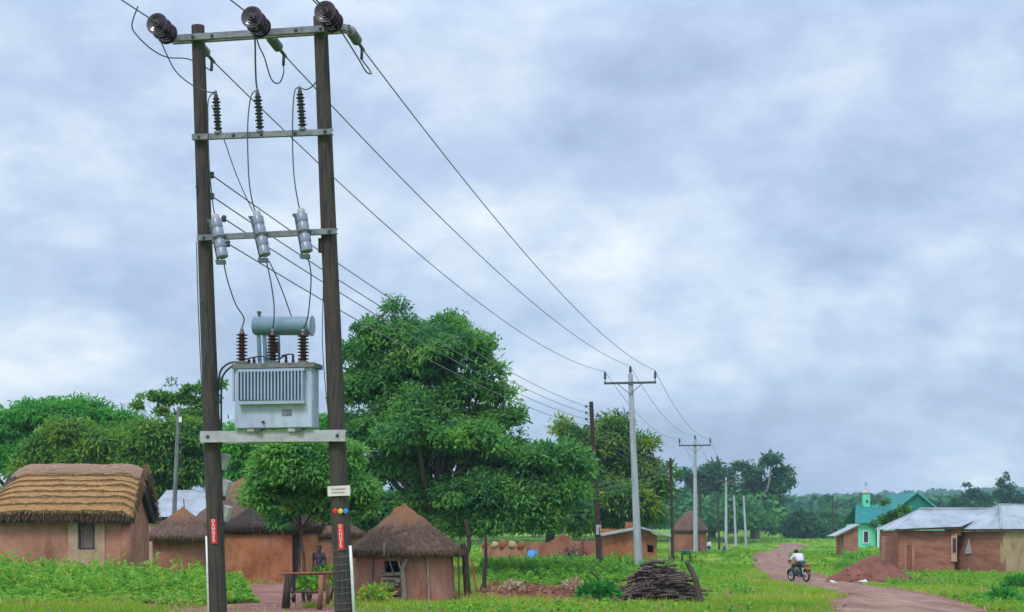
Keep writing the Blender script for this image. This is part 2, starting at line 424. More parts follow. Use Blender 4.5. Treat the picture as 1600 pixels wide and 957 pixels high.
def G(x, y): return float(ground(x, y))

ROAD = [(9.2, 26, 3.2), (10.0, 34, 2.6), (10.9, 43, 2.1), (13.2, 53, 1.75), (14.3, 63, 1.6), (14.6, 72, 1.6), (15.3, 82, 1.45), (16.6, 94, 1.3), (19.0, 112, 1.35), (24.6, 144, 1.5), (34, 194, 1.6), (43, 235, 1.7)]
SPUR = [(21.0, 122, 1.2), (18.5, 138, 1.3), (15.5, 150, 1.4), (8, 163, 1.5)]
def strip_dist(x, y, line):
    """signed distance to the edge of a strip (negative inside)"""
    best = np.full(np.broadcast(x, y).shape, 1e9)
    for (x0, y0, w0), (x1, y1, w1) in zip(line[:-1], line[1:]):
        dx, dy = x1 - x0, y1 - y0; L2 = dx * dx + dy * dy
        t = np.clip(((x - x0) * dx + (y - y0) * dy) / L2, 0, 1)
        d = np.hypot(x - x0 - t * dx, y - y0 - t * dy) - (w0 + (w1 - w0) * t)
        best = np.minimum(best, d)
    return best
PATCH = [(-6.6, 39.5, 2.6, 4.2, 1.0), (-7.4, 46, 2.2, 5.5, 1.0), (-5.2, 34, 3.0, 2.2, .9), (2.2, 47.5, 3.4, 7.0, 1.1), (3.2, 53, 2.4, 4.0, .8), (17.4, 74.3, 3.0, 2.0, 1.0),
         (20.5, 70, 3.2, 1.6, .7), (16.0, 55.5, 2.2, .9, .75), (8.4, 58, .8, 3.6, .55), (15.6, 150, 4, 5, .8), (22, 84, 1.2, .7, .8), (6.5, 48, .7, 1.6, .5), (5.5, 36.5, 1.2, 1.0, .62), (0.5, 36.2, 1.6, .8, .6), (7.4, 53, 1.0, 3.0, .62), (-12, 34.6, 4, .8, .6), (8.6, 38, 1.0, 1.5, .6), (24, 52, 2.5, 1.0, .6), (19, 60, 1.4, 2.2, .6), (-2.6, 41, 1.9, 1.8, .6), (0.8, 44.5, 2.0, 1.6, .6)]
def dirt(x, y):
    d = np.clip(.5 - strip_dist(x, y, ROAD) / .9, 0, 1)
    d = np.maximum(d, np.clip(.5 - strip_dist(x, y, SPUR) / .9, 0, 1))
    for cx, cy, rx, ry, s in PATCH:
        q = np.sqrt(((x - cx) / rx) ** 2 + ((y - cy) / ry) ** 2)
        d = np.maximum(d, s * np.clip(1.25 - q * .75, 0, 1))
    return d

def axis_steps(segs):
    out = [segs[0][0]]
    for a, b, st in segs:
        n = max(1, int(round((b - a) / st)))
        out += list(a + (b - a) * (np.arange(1, n + 1) / n))
    return np.array(out)
gx = axis_steps([(-2500, -400, 150), (-400, -90, 18), (-90, -26, 4), (-26, 36, .5), (36, 100, 3), (100, 400, 15), (400, 2500, 150)])
gy = axis_steps([(-300, -20, 40), (-20, 28, 4), (28, 100, .5), (100, 240, 2.5), (240, 420, 10), (420, 1800, 40), (1800, 3400, 200)])
GX, GY = np.meshgrid(gx, gy)
GZ = ground(GX, GY)
nx_, ny_ = len(gx), len(gy)
def raw_mesh(name, co, faces, mats, attrs=None, smooth=False):
    """co (n,3), faces (m,k) arrays"""
    co = np.asarray(co, np.float32); faces = np.asarray(faces, np.int32)
    me = bpy.data.meshes.new(name)
    me.vertices.add(len(co)); me.vertices.foreach_set('co', co.ravel())
    m, k = faces.shape
    me.loops.add(m * k); me.loops.foreach_set('vertex_index', faces.ravel())
    me.polygons.add(m)
    me.polygons.foreach_set('loop_start', np.arange(0, m * k, k, dtype=np.int32))
    me.polygons.foreach_set('loop_total', np.full(m, k, np.int32))
    if smooth: me.polygons.foreach_set('use_smooth', np.ones(m, bool))
    for nm, (dom, arr) in (attrs or {}).items():
        a = me.attributes.new(nm, 'FLOAT', dom); a.data.foreach_set('value', np.asarray(arr, np.float32))
    for mt in (mats if isinstance(mats, (list, tuple)) else [mats]): me.materials.append(mt)
    me.update(calc_edges=True); me.validate()
    return me
idx = np.arange(nx_ * ny_).reshape(ny_, nx_)
gf = np.stack([idx[:-1, :-1], idx[:-1, 1:], idx[1:, 1:], idx[1:, :-1]], -1).reshape(-1, 4)

def ground_mat():
    m, nt, b = new_mat('grassy_ground'); n, l = nt.nodes, nt.links
    t = n.new('ShaderNodeTexCoord')
    def nz(scale, detail=6, rough=.6):
        q = n.new('ShaderNodeTexNoise'); q.inputs['Scale'].default_value = scale; q.inputs['Detail'].default_value = detail; q.inputs['Roughness'].default_value = rough
        l.new(t.outputs['Object'], q.inputs['Vector']); return q.outputs['Fac']
    def rp(f, stops):
        r_ = n.new('ShaderNodeValToRGB'); e = r_.color_ramp.elements
        e[0].position, e[0].color = stops[0][0], (*stops[0][1], 1); e[1].position, e[1].color = stops[-1][0], (*stops[-1][1], 1)
        for p, c in stops[1:-1]:
            q = e.new(p); q.color = (*c, 1)
        l.new(f, r_.inputs[0]); return r_.outputs[0]
    green = rp(nz(.35), [(.3, (.08, .21, .02)), (.5, (.14, .28, .024)), (.7, (.26, .30, .04))])
    soil = rp(nz(.9), [(.3, (.17, .082, .066)), (.5, (.245, .125, .10)), (.7, (.32, .18, .15))])
    at = n.new('ShaderNodeAttribute'); at.attribute_name = 'dirt'
    def mth(op, a, b_):
        q = n.new('ShaderNodeMath'); q.operation = op; q.use_clamp = (op == 'MULTIPLY')
        for i, v in enumerate((a, b_)):
            if isinstance(v, (int, float)): q.inputs[i].default_value = v
            else: l.new(v, q.inputs[i])
        return q.outputs[0]
    k = mth('ADD', at.outputs['Fac'], mth('SUBTRACT', mth('ADD', mth('MULTIPLY', nz(1.6, 8), .55), mth('MULTIPLY', nz(.22, 4), .6)), .60))
    k = mth('MULTIPLY', mth('SUBTRACT', k, .24), 5.0)
    mx = n.new('ShaderNodeMix'); mx.data_type = 'RGBA'
    l.new(k, mx.inputs[0]); l.new(green, mx.inputs[6]); l.new(soil, mx.inputs[7])
    l.new(mx.outputs[2], b.inputs['Base Color'])
    b.inputs['Roughness'].default_value = 1.0; b.inputs['Specular IOR Level'].default_value = .1
    bp = n.new('ShaderNodeBump'); bp.inputs['Strength'].default_value = .8; bp.inputs['Distance'].default_value = .08
    l.new(nz(7, 6), bp.inputs['Height']); l.new(bp.outputs[0], b.inputs['Normal'])
    return m
M['ground'] = ground_mat()
g_me = raw_mesh('ground', np.stack([GX, GY, GZ], -1).reshape(-1, 3), gf, M['ground'], {'dirt': ('POINT', dirt(GX, GY).ravel())}, True)
g_ob = bpy.data.objects.new('ground', g_me); scene.collection.objects.link(g_ob); tag(g_ob, kind='structure')

def road_sheet(name, line, lift=.025):
    line = [(x, y, w * .88) for x, y, w in line]
    pts = []
    for (x0, y0, w0), (x1, y1, w1) in zip(line[:-1], line[1:]):
        n = max(2, int(math.hypot(x1 - x0, y1 - y0) / .35))
        for i in range(n):
            t = i / n; pts.append((x0 + (x1 - x0) * t, y0 + (y1 - y0) * t, w0 + (w1 - w0) * t))
    pts.append(line[-1])
    # smooth the centre line
    a = np.array(pts)
    for _ in range(60): a[1:-1] = .25 * a[:-2] + .5 * a[1:-1] + .25 * a[2:]
    d = np.gradient(a[:, :2], axis=0); d /= np.linalg.norm(d, axis=1)[:, None]
    nrm = np.stack([d[:, 1], -d[:, 0]], 1)
    cols = 15; vv = []
    for i in range(len(a)):
        for j in range(cols):
            s = -1 + 2 * j / (cols - 1)
            edge = 1.0
            if j in (0, cols - 1):
                edge += .26 * mnoise.noise(Vector((a[i, 0] * .6, a[i, 1] * .6, s * 3))) + .26 * mnoise.noise(Vector((a[i, 0] * 3, a[i, 1] * 3, s * 5)))
            x, y = a[i, :2] + nrm[i] * (s * a[i, 2] * edge)
            vv.append((x, y))
    vv = np.array(vv)
    z = ground(vv[:, 0], vv[:, 1]) + lift
    jj = np.tile(np.linspace(-1, 1, cols), len(a))
    z = z - .06 * np.exp(-((np.abs(jj) - .42) / .16) ** 2) + .02 * np.exp(-(jj / .2) ** 2) + .06 - .06 * jj ** 2
    z = np.where(np.abs(jj) > .99, ground(vv[:, 0], vv[:, 1]) - .03, z)
    ii = np.arange(len(a) * cols).reshape(len(a), cols)
    f = np.stack([ii[:-1, :-1], ii[:-1, 1:], ii[1:, 1:], ii[1:, :-1]], -1).reshape(-1, 4)
    me = raw_mesh(name, np.column_stack([vv, z]), f, M['soil'], None, True)
    ob = bpy.data.objects.new(name, me); scene.collection.objects.link(ob); tag(ob, kind='structure')
road_sheet('dirt_road', ROAD)
road_sheet('dirt_path', SPUR)

# ------------------------------------------------------------------ mud walls, thatch, sheet roofs
def wall_surface(mb, mp, us, vs_, openings=(), jit=.02):
    """wall of cells between u and v stations; mp(u, v, w) -> point, w = 0 outside .. 1 inside"""
    def hole(i, j):
        if i < 0 or j < 0 or i >= len(us) - 1 or j >= len(vs_) - 1: return True
        u, v = (us[i] + us[i + 1]) / 2, (vs_[j] + vs_[j + 1]) / 2
        return any(a < u < b and c < v < d for a, b, c, d in openings)
    ids, vv, ff = {}, [], []
    def vid(i, j, w):
        k = (i, j, w)
        if k not in ids:
            p = Vector(mp(us[i], vs_[j], w))
            ids[k] = len(vv); vv.append(p + mnoise.noise_vector(p * 1.7) * jit)
        return ids[k]
    for i in range(len(us) - 1):
        for j in range(len(vs_) - 1):
            if hole(i, j): continue
            ff.append((vid(i, j, 0), vid(i + 1, j, 0), vid(i + 1, j + 1, 0), vid(i, j + 1, 0)))
            ff.append((vid(i, j, 1), vid(i, j + 1, 1), vid(i + 1, j + 1, 1), vid(i + 1, j, 1)))
            if hole(i - 1, j): ff.append((vid(i, j, 0), vid(i, j + 1, 0), vid(i, j + 1, 1), vid(i, j, 1)))
            if hole(i + 1, j): ff.append((vid(i + 1, j, 0), vid(i + 1, j, 1), vid(i + 1, j + 1, 1), vid(i + 1, j + 1, 0)))
            if hole(i, j - 1): ff.append((vid(i, j, 0), vid(i, j, 1), vid(i + 1, j, 1), vid(i + 1, j, 0)))
            if hole(i, j + 1): ff.append((vid(i, j + 1, 0), vid(i + 1, j + 1, 0), vid(i + 1, j + 1, 1), vid(i, j + 1, 1)))
    return mb.add(vv, ff)
def stations(a, b, step, extra=()):
    n = max(1, int(round((b - a) / step)))
    s = {round(a + (b - a) * i / n, 4) for i in range(n + 1)} | {round(e_, 4) for e_ in extra if a < e_ < b}
    return sorted(s)
def flat_wall(name, m, parent, p0, p1, z0, z1, t=.22, openings=(), jit=.02, z1b=None, step=.4):
    """wall from p0 to p1 (outer face); z1b: top height at the far end; thickness goes to the left of p0->p1"""
    p0, p1 = Vector((p0[0], p0[1], 0)), Vector((p1[0], p1[1], 0)); L = (p1 - p0).length
    d = (p1 - p0) / L; nin = Vector((-d.y, d.x, 0))
    z1b = z1 if z1b is None else z1b
    def mp(u, v, w):
        top = z1 + (z1b - z1) * u / L
        q = p0 + d * u + nin * (t * w); return (q.x, q.y, z0 + (top - z0) * v / (z1 - z0))
    us = stations(0, L, step, [x for o in openings for x in o[:2]])
    vs_ = stations(0, z1 - z0, step, [x for o in openings for x in o[2:]])
    mb = MB(); wall_surface(mb, mp, us, vs_, openings, jit)
    return mb.build(name, m, parent, True, auto=40)
def round_wall(name, m, parent, c, r, z0, z1, t=.2, openings=(), jit=.03, n=32, flare=0.03):
    """openings in (angle0, angle1, v0, v1); angle measured from the side facing the camera, radians"""
    def mp(u, v, w):
        rr = r - t * w + flare * (1 - v / (z1 - z0))
        return (c[0] + rr * math.sin(u), c[1] - rr * math.cos(u), z0 + v)
    us = stations(-math.pi, math.pi, 2 * math.pi / n, [x for o in openings for x in o[:2]])
    vs_ = stations(0, z1 - z0, .35, [x for o in openings for x in o[2:]])
    mb = MB(); wall_surface(mb, mp, us, vs_, openings, jit)
    return mb.build(name, m, parent, True, auto=50)

def quads(base, axis, side, L, W, bend=None):
    """vectorised pointed leaf or blade quads"""
    n = len(base); L = np.broadcast_to(L, n)[:, None]; W = np.broadcast_to(W, n)[:, None]
    mid = base + axis * L * .45
    if bend is not None: mid = mid + bend * L * .12; tip = base + axis * L - bend * L * .12
    else: tip = base + axis * L
    co = np.stack([base, mid + side * W / 2, tip, mid - side * W / 2], 1).reshape(-1, 3)
    return co, np.arange(n * 4).reshape(n, 4)
def unit(a): return a / np.maximum(np.linalg.norm(a, axis=-1, keepdims=True), 1e-9)
def rand_dirs(n): return unit(rng.normal(size=(n, 3)))
def leaf_object(name, co, f, m, tint, parent=None, kind='stuff'):
    o = world_loc(parent) if parent is not None else Vector((0, 0, 0))
    me = raw_mesh(name, co - np.array(o), f, m, {'tint': ('FACE', np.clip(tint, 0, 1))})
    ob = bpy.data.objects.new(name, me); scene.collection.objects.link(ob)
    if parent is not None: ob.parent = parent
    if kind: ob['kind'] = kind
    return ob

def fringe(name, parent, pts, L=.22, W=.03, n=400, tints=(.1, .6), out=.3, seed_jit=.05, m='straw'):
    """straw ends hanging along a polyline of (point, outward direction)"""
    k = len(pts)
    t = rng.random(n) * (k - 1); i = t.astype(int); fr = (t - i)[:, None]
    pp = np.array([list(p[0]) for p in pts]); dd = np.array([list(p[1]) for p in pts])
    i2 = np.minimum(i + 1, k - 1)
    base = pp[i] * (1 - fr) + pp[i2] * fr + rng.normal(size=(n, 3)) * seed_jit
    o_ = unit(dd[i] * (1 - fr) + dd[i2] * fr)
    ax = unit(o_ * out + np.array([0, 0, -1.0]) + rng.normal(size=(n, 3)) * .25)
    sd_ = unit(np.cross(ax, o_ + rng.normal(size=(n, 3)) * .4))
    co, f = quads(base - ax * L * .35, ax, sd_, L * (.6 + .7 * rng.random(n)), W)
    return leaf_object(name, co, f, M[m], tints[0] + (tints[1] - tints[0]) * rng.random(n), parent)

def capped_thatch(z0, z1):
    m = mat('weathered_thatch', [(.085, .052, .043), (.165, .098, .078), (.235, .145, .115)], 3.5, .95, 1.0, (4, 4, 1), bscale=16, bdist=.05)
    n, l = m.node_tree.nodes, m.node_tree.links; bs = n['Principled BSDF']; src = bs.inputs['Base Color'].links[0].from_socket
    t = n.new('ShaderNodeTexCoord'); sp = n.new('ShaderNodeSeparateXYZ'); l.new(t.outputs['Object'], sp.inputs[0])
    nz = n.new('ShaderNodeTexNoise'); nz.inputs['Scale'].default_value = 3; l.new(t.outputs['Object'], nz.inputs['Vector'])
    ad = n.new('ShaderNodeMath'); ad.operation = 'MULTIPLY_ADD'; l.new(nz.outputs['Fac'], ad.inputs[0]); ad.inputs[1].default_value = .9 * (z1 - z0); l.new(sp.outputs[2], ad.inputs[2])
    mr = n.new('ShaderNodeMapRange'); mr.interpolation_type = 'SMOOTHSTEP'; mr.inputs['From Min'].default_value = z0 + .25 * (z1 - z0); mr.inputs['From Max'].default_value = z1 + .45 * (z1 - z0)
    l.new(ad.outputs[0], mr.inputs[0])
    mx = n.new('ShaderNodeMix'); mx.data_type = 'RGBA'; l.new(mr.outputs[0], mx.inputs[0]); l.new(src, mx.inputs[6]); mx.inputs[7].default_value = (.31, .14, .055, 1)
    l.new(mx.outputs[2], bs.inputs['Base Color']); return m
def cone_roof(parent, c, r, z_eave, z_top, m, n=40, rings=14, sag=.10, lump=.05, cap=None, thick=.22, fringe_n=500, tints=(.05, .45), squash=1.0, bow=0.0):
    """thatched cone with a thick ragged eave; cap material for the weathered peak"""
    mb = MB(); vv, ff = [], []
    for i in range(rings + 1):
        t = i / rings
        rr = r * (1 - t) ** (1.0) if t < 1 else 0
        zz = z_eave + (z_top - z_eave) * (t - sag * math.sin(math.pi * t) + bow * math.sin(math.pi * t))
        if t > .8: zz -= ((t - .8) / .2) ** 2 * .06 * (z_top - z_eave)
        rr = max(rr, .02)
        for k in range(n):
            a = 2 * math.pi * k / n
            p = Vector((c[0] + rr * math.sin(a), c[1] - squash * rr * math.cos(a), zz))
            q = mnoise.noise(Vector((math.sin(a) * 2.2, math.cos(a) * 2.2, t * 5 + c[0]))) * lump + mnoise.noise(Vector((math.sin(a) * 9, math.cos(a) * 9, t * 3 + c[1]))) * lump * .5
            step_ = .035 * ((t * 5) % 1.0)
            vv.append(p + Vector((math.sin(a) * .4, -math.cos(a) * .4, 1)) * (q - step_))
    for i in range(rings):
        for k in range(n):
            k2 = (k + 1) % n
            ff.append((i * n + k, i * n + k2, (i + 1) * n + k2, (i + 1) * n + k))
    ff.append(tuple(range(rings * n, rings * n + n)))
    o = len(vv)
    for k in range(n):
        a = 2 * math.pi * k / n; rr = r * .94
        z_ = z_eave - thick + .04 * mnoise.noise(Vector((math.sin(a) * 6, math.cos(a) * 6, c[0])))
        vv.append(Vector((c[0] + rr * math.sin(a), c[1] - squash * rr * math.cos(a), z_)))
    for k in range(n):
        a = 2 * math.pi * k / n
        vv.append(Vector((c[0] + r * .55 * math.sin(a), c[1] - squash * r * .55 * math.cos(a), z_eave + .1)))
    for k in range(n):
        k2 = (k + 1) % n
        ff.append((k2, k, o + k, o + k2)); ff.append((o + k2, o + k, o + n + k, o + n + k2))
    ff.append(tuple(range(o + n, o + 2 * n)))
    mb.add(vv, ff)
    if cap: m = capped_thatch(z_eave + .45 * (z_top - z_eave) - parent.location.z, z_top - parent.location.z)
    roof = mb.build('roof', m, parent, True)
    pts = [((c[0] + r * .985 * math.sin(a), c[1] - squash * r * .985 * math.cos(a), z_eave - .02), (math.sin(a), -math.cos(a), 0)) for a in np.linspace(0, 2 * math.pi, 49)]
    fringe('thatch_fringe', roof, pts, L=thick * .95, W=.03, n=fringe_n, tints=tints)
    # loose straws lying on the slope
    nn = fringe_n * 2
    a = rng.random(nn) * 2 * math.pi; t = rng.random(nn) ** 1.2 * .58
    rr = r * (1 - t); zz = z_eave + (z_top - z_eave) * (t + (bow - sag) * np.sin(math.pi * t))
    base = np.stack([c[0] + rr * np.sin(a), c[1] - squash * rr * np.cos(a), zz + .015], 1)
    slope = math.atan2(z_top - z_eave, r)
    ax = unit(np.stack([np.sin(a) * math.cos(slope), -np.cos(a) * math.cos(slope), np.full(nn, -math.sin(slope))], 1) + rng.normal(size=(nn, 3)) * .12)
    sd_ = unit(np.cross(ax, np.array([0, 0, 1.0])))
    co, f = quads(base, ax, sd_, .14 + .12 * rng.random(nn), .018)
    leaf_object('loose_straw', co, f, M['straw'], tints[0] + (tints[1] - tints[0]) * rng.random(nn), roof)
    return roof

def sheet_roof(parent, a, b, c, d, m, sheet=.85, pitch=.14, amp=.014, name='roof_sheet', lift=0.0):
    """corrugated sheets between eave a->b and ridge c->d (c above a), each sheet a part of its own"""
    a, b, c, d = map(Vector, (a, b, c, d))
    L = max((b - a).length, (d - c).length); n = max(1, int(round(L / sheet)))
    nrm = (b - a if (b - a).length > .01 else d - c).cross((c - a) + (d - b)).normalized()
    if nrm.z < 0: nrm = -nrm
    for i in range(n):
        t0, t1 = i / n - .012, (i + 1) / n + .012
        t0, t1 = max(0, t0), min(1, t1)
        k = max(4, int((t1 - t0) * L / pitch * 4)); mb = MB(); vv = []
        for j in range(k + 1):
            t = t0 + (t1 - t0) * j / k
            off = nrm * (amp * math.sin(2 * math.pi * t * L / pitch) + .004 * (i % 2) + lift + .01 * mnoise.noise(Vector((i * 3.1, a.x, a.y))))
            vv += [a.lerp(b, t) + off, (a.lerp(b, t) + c.lerp(d, t)) / 2 + off * 1.0 + nrm * .01 * mnoise.noise(Vector((t * 6, a.x, 4.4))), c.lerp(d, t) + off]
        nv = len(vv)
        vv += [p - nrm * .006 for p in vv]
        ff = []
        for j in range(k):
            for q in (0, 1):
                ff.append((j * 3 + q, j * 3 + 3 + q, j * 3 + 4 + q, j * 3 + 1 + q))
                ff.append((nv + j * 3 + q, nv + j * 3 + 1 + q, nv + j * 3 + 4 + q, nv + j * 3 + 3 + q))
            ff.append((j * 3, nv + j * 3, nv + j * 3 + 3, j * 3 + 3))
            ff.append((j * 3 + 2, j * 3 + 5, nv + j * 3 + 5, nv + j * 3 + 2))
        for e_ in (0, k * 3):
            ff.append((e_, e_ + 1, nv + e_ + 1, nv + e_)); ff.append((e_ + 1, e_ + 2, nv + e_ + 2, nv + e_ + 1))
        mb.add(vv, ff); mb.build(name, m, parent, True, auto=60)

# ================================================================== left thatched house
def thatched_house():
    zg = .30
    x0, x1, y0, y1 = -17.35, -13.0, 52.0, 55.0
    t = thing('thatched_house', (-15.7, 53.5, zg), 'mud house with layered golden straw roof and pale window panel beside the tall grass', 'house')
    zt = 2.35; xm = (y0 + y1) / 2
    wu0, wu1 = -15.02 - x0, -13.78 - x0
    win = (-14.68 - x0, -14.12 - x0, .90, 1.78)
    flat_wall('wall', M['mud_pink'], t, (x0, y0), (x1, y0), zg - .3, zt, .25, [(win[0], win[1], win[2] + .3, win[3] + .3)], .03)
    flat_wall('wall', M['mud_pink'], t, (x1, y1), (x0, y1), zg - .3, zt, .25, (), .03)
    # gable ends
    for xx, sg in ((x1, 1), (x0, -1)):
        mb = MB(); vv = []
        ys = [y0 + .02, y0 + .5, y0 + 1.0, xm, y1 - 1.0, y1 - .5, y1 - .02]
        def top(y): return 3.85 - (3.85 - zt + .1) * abs(y - xm) / 1.5
        for w in (0, -.25 * sg):
            for y in ys:
                for z_ in (zg - .3, zg + .9, top(y) - .06):
                    p = Vector((xx + w, y, z_)); vv.append(p + mnoise.noise_vector(p * 1.7) * .03)
        n = len(ys); ff = []
        for o in (0, n * 3):
            for i in range(n - 1):
                for q in (0, 1): ff.append((o + i * 3 + q, o + i * 3 + 3 + q, o + i * 3 + 4 + q, o + i * 3 + 1 + q))
        for i in range(n - 1): ff.append((i * 3 + 2, i * 3 + 5, n * 3 + i * 3 + 5, n * 3 + i * 3 + 2))
        ff += [(0, 1, n * 3 + 1, n * 3), (1, 2, n * 3 + 2, n * 3 + 1)]
        mb.add(vv, ff).build('gable_wall', M['mud_pink'], t, True, auto=40)
    # rounded corner buttress
    mb = MB(); mb.tube([(x1 - .06, y0 + .12, zg - .3), (x1 - .08, y0 + .12, zg + 1.0), (x1 - .12, y0 + .15, zt - .05)], [.26, .22, .19], 12).jitter(.03, 2).build('corner_buttress', M['mud_pink'], t, True)
    # pale plaster panel with the window
    mb = MB()
    def mp(u, v, w): return (x0 + u, y0 - .035 + .034 * w, zg + v)
    wall_surface(mb, mp, stations(wu0, wu1, .3, win[:2]), stations(-.1, 2.02, .35, win[2:]), [win], .012)
    mb.build('plaster_panel', M['plaster_pale'], t, True, auto=40)
    w = MB()
    wx0, wx1, wz0, wz1 = x0 + win[0], x0 + win[1], zg + win[2], zg + win[3]
    for a, b, c_, d_ in ((wx0, wx0 + .06, wz0, wz1), (wx1 - .06, wx1, wz0, wz1), (wx0 + .06, wx1 - .06, wz0, wz0 + .05), (wx0 + .06, wx1 - .06, wz1 - .05, wz1)):
        w.box(((a + b) / 2, y0 - .01, (c_ + d_) / 2), (b - a, .09, d_ - c_))
    wf = w.build('window_frame', M['shutter_dark'], t)
    nb = 4
    for i in range(nb):
        ww = (wx1 - wx0 - .12) / nb
        MB().box((wx0 + .06 + ww * (i + .5), y0 + .03 + .006 * (i % 2), (wz0 + wz1) / 2), (ww - .008, .03, wz1 - wz0 - .1)).build('shutter_board', M['shutter'], wf)
    # roof core
    rx0, rx1 = x0 - .12, x1 + .18
    ez, rz = 2.30, 4.0
    yo = .32
    mb = MB(); prof = []
    for y, z_ in ((y0 - yo + .04, ez - .20), (y0 - yo, ez + .10), (y0 + .5, ez + .92), (xm - .55, rz - .32), (xm - .2, rz - .05), (xm + .2, rz - .05), (xm + .55, rz - .32), (y1 - .5, ez + .92), (y1 + yo, ez + .10), (y1 + yo - .04, ez - .20)):
        prof.append((y, z_))
    inner = [(y1 + yo - .3, ez - .20), (xm, rz - .70), (y0 - yo + .3, ez - .20)]
    full = prof + inner
    nxs = 14; vv, ff = [], []
    for i in range(nxs + 1):
        x = rx0 + (rx1 - rx0) * i / nxs
        drop = -.30 * max(0, (i - nxs + 1.5) / 1.5) ** 2 * .4 - .3 * max(0, (1.5 - i) / 1.5) ** 2 * .6
        for y, z_ in full:
            p = Vector((x, y, z_ + (drop if z_ > ez + .2 else drop * .3)))
            vv.append(p + mnoise.noise_vector(p * 1.5) * .035)
    k = len(full)
    for i in range(nxs):
        for j in range(k):
            j2 = (j + 1) % k
            ff.append((i * k + j, i * k + j2, (i + 1) * k + j2, (i + 1) * k + j))
    ff += [tuple(range(k - 1, -1, -1)), tuple(range(nxs * k, nxs * k + k))]
    roof = mb.add(vv, ff).build('roof', M['thatch_dark'], t, True, auto=50)
    # straw courses: eight on the front slope, eight behind, one over the ridge
    rows = 8
    for side in (-1, 1):
        for r_ in range(rows):
            s0 = r_ / rows; s1 = (r_ + 1.35) / rows
            mb = MB(); vv, ff = [], []
            def on(s, x):
                s = min(s, 1.0)
                yy = (xm + side * (xm - y0 + yo + .02)) + (-side) * (1.5 + yo) * s * .93
                zz = ez + .12 + (rz - ez - .10) * (max(s, 0.0) ** .84 + min(s, 0.0))
                e_ = max(0, (x - rx1 + .55) / .55) ** 2 * .16 + max(0, (rx0 + .9 - x) / .9) ** 2 * .35 * (s + .2)
                return Vector((x, yy, zz - e_))
            xe = rx1 + .10 - .02 * r_ + random.uniform(-.02, .03); xs = rx0 - .05
            nn = 26
            for i in range(nn + 1):
                x = xs + (xe - xs) * i / nn
                wob = .035 * mnoise.noise(Vector((x * 1.3, r_ * 3.7, side))) + .025 * mnoise.noise(Vector((x * 5, r_ * 2.7, side)))
                up = .10 + .03 * mnoise.noise(Vector((x * 2.2, r_ * 5.1, 3 + side)))
                dn = Vector((0, side * .6, 1)).normalized()
                a0 = on(s0 + wob, x); a1 = on(s1, x); am = on((s0 * .6 + s1 * .4), x)
                vv += [a0 + dn * (up * .3), a0 + dn * up, am + dn * (up * .75), a1 + dn * .01]
            for i in range(nn):
                for j in range(3):
                    q = (i * 4 + j, i * 4 + 4 + j, i * 4 + 5 + j, i * 4 + 1 + j)
                    ff.append(q if side < 0 else q[::-1])
            for e_ in (0, nn * 4): ff.append((e_, e_ + 1, e_ + 2, e_ + 3))
            lay = mb.add(vv, ff).build('thatch_layer', M['thatch_gold'], t, True, auto=50)
            if side < 0:
                pts = [(on(s0, xs + (xe - xs) * q / 20) + Vector((0, -.03, .05)), (0, -1, -.3)) for q in range(21)]
                fringe('straw_end', lay, pts, L=.17, W=.022, n=420, tints=(.35, 1.0), out=1.0, seed_jit=.025)
    mb = MB(); vv, ff = [], []
    nn = 22
    for i in range(nn + 1):
        x = rx0 + .15 + (rx1 + .02 - rx0 - .15) * i / nn
        e_ = max(0, (x - rx1 + .55) / .55) ** 2 * .2 + max(0, (rx0 + .9 - x) / .9) ** 2 * .4
        for j in range(9):
            a = -1.15 + 2.3 * j / 8
            p = Vector((x, xm + .62 * math.sin(a), rz - .42 + .58 * math.cos(a) - e_))
            vv.append(p + mnoise.noise_vector(p * 2) * .03)
    for i in range(nn):
        for j in range(8): ff.append((i * 9 + j, i * 9 + 9 + j, i * 9 + 10 + j, i * 9 + 1 + j))
    for e_ in (0, nn * 9): ff.append(tuple(e_ + j for j in range(9)))
    tc_ = mat('ridge_thatch', [(.20, .125, .085), (.32, .20, .14), (.38, .25, .18)], 4, .95, .9, (1.2, 5, 5), bscale=20, bdist=.04)
    mb.add(vv, ff).build('ridge_thatch', tc_, t, True)
    pts = [(Vector((rx0 + (rx1 - rx0) * q / 20, y0 - yo - .01, ez + .00)), (0, -1, -.3)) for q in range(21)]
    fringe('eave_straw', roof, pts, L=.26, W=.03, n=900, tints=(0, .35), out=.2)
    # verge straw on the right gable
    pts = [((rx1 + .08, y0 - yo + (1.5 + yo) * q, ez + .1 + (rz - ez) * q), (1, 0, -.4)) for q in np.linspace(0, .95, 10)]
    pts2 = [((rx1 + .08, y1 + yo - (1.5 + yo) * q, ez + .1 + (rz - ez) * q), (1, .3, -.4)) for q in np.linspace(0.95, 0, 10)]
    fringe('verge_straw', roof, pts + pts2, L=.30, W=.03, n=700, tints=(.25, .9), out=.45)
thatched_house()

# ================================================================== round huts of the compound
def hut(name, label, c, r_wall, r_eave, zg, z_eave, z_top, wall_m, roof_m, cap=None, openings=(), fringe_n=400, thick=.2, bow=0.0, sag=.1, tints=(.05, .45)):
    t = thing(name, (c[0], c[1], zg), label, 'hut')
    round_wall('wall', wall_m, t, c, r_wall, zg - .25, z_eave + .12, .18, openings)
    cone_roof(t, c, r_eave, z_eave, z_top, roof_m, cap=cap, fringe_n=fringe_n, thick=thick, bow=bow, sag=sag, tints=tints)
    return t
# small hut beside the thatched house
Y = 60.0
hut('round_hut', 'small round hut with orange-tipped grey thatch behind the slim grey pole', (X(285, Y), Y), 1.12, 1.50, G(X(285, Y), Y), Z(838, Y), Z(790, Y), M['mud'], M['thatch_brown'], M['thatch_rust'], sag=.02)
MB().tube([P(288, 795, Y), P(287, 780, Y)], .02, 5).build('roof_spike', M['dark_timber'], bpy.data.objects['round_hut'])
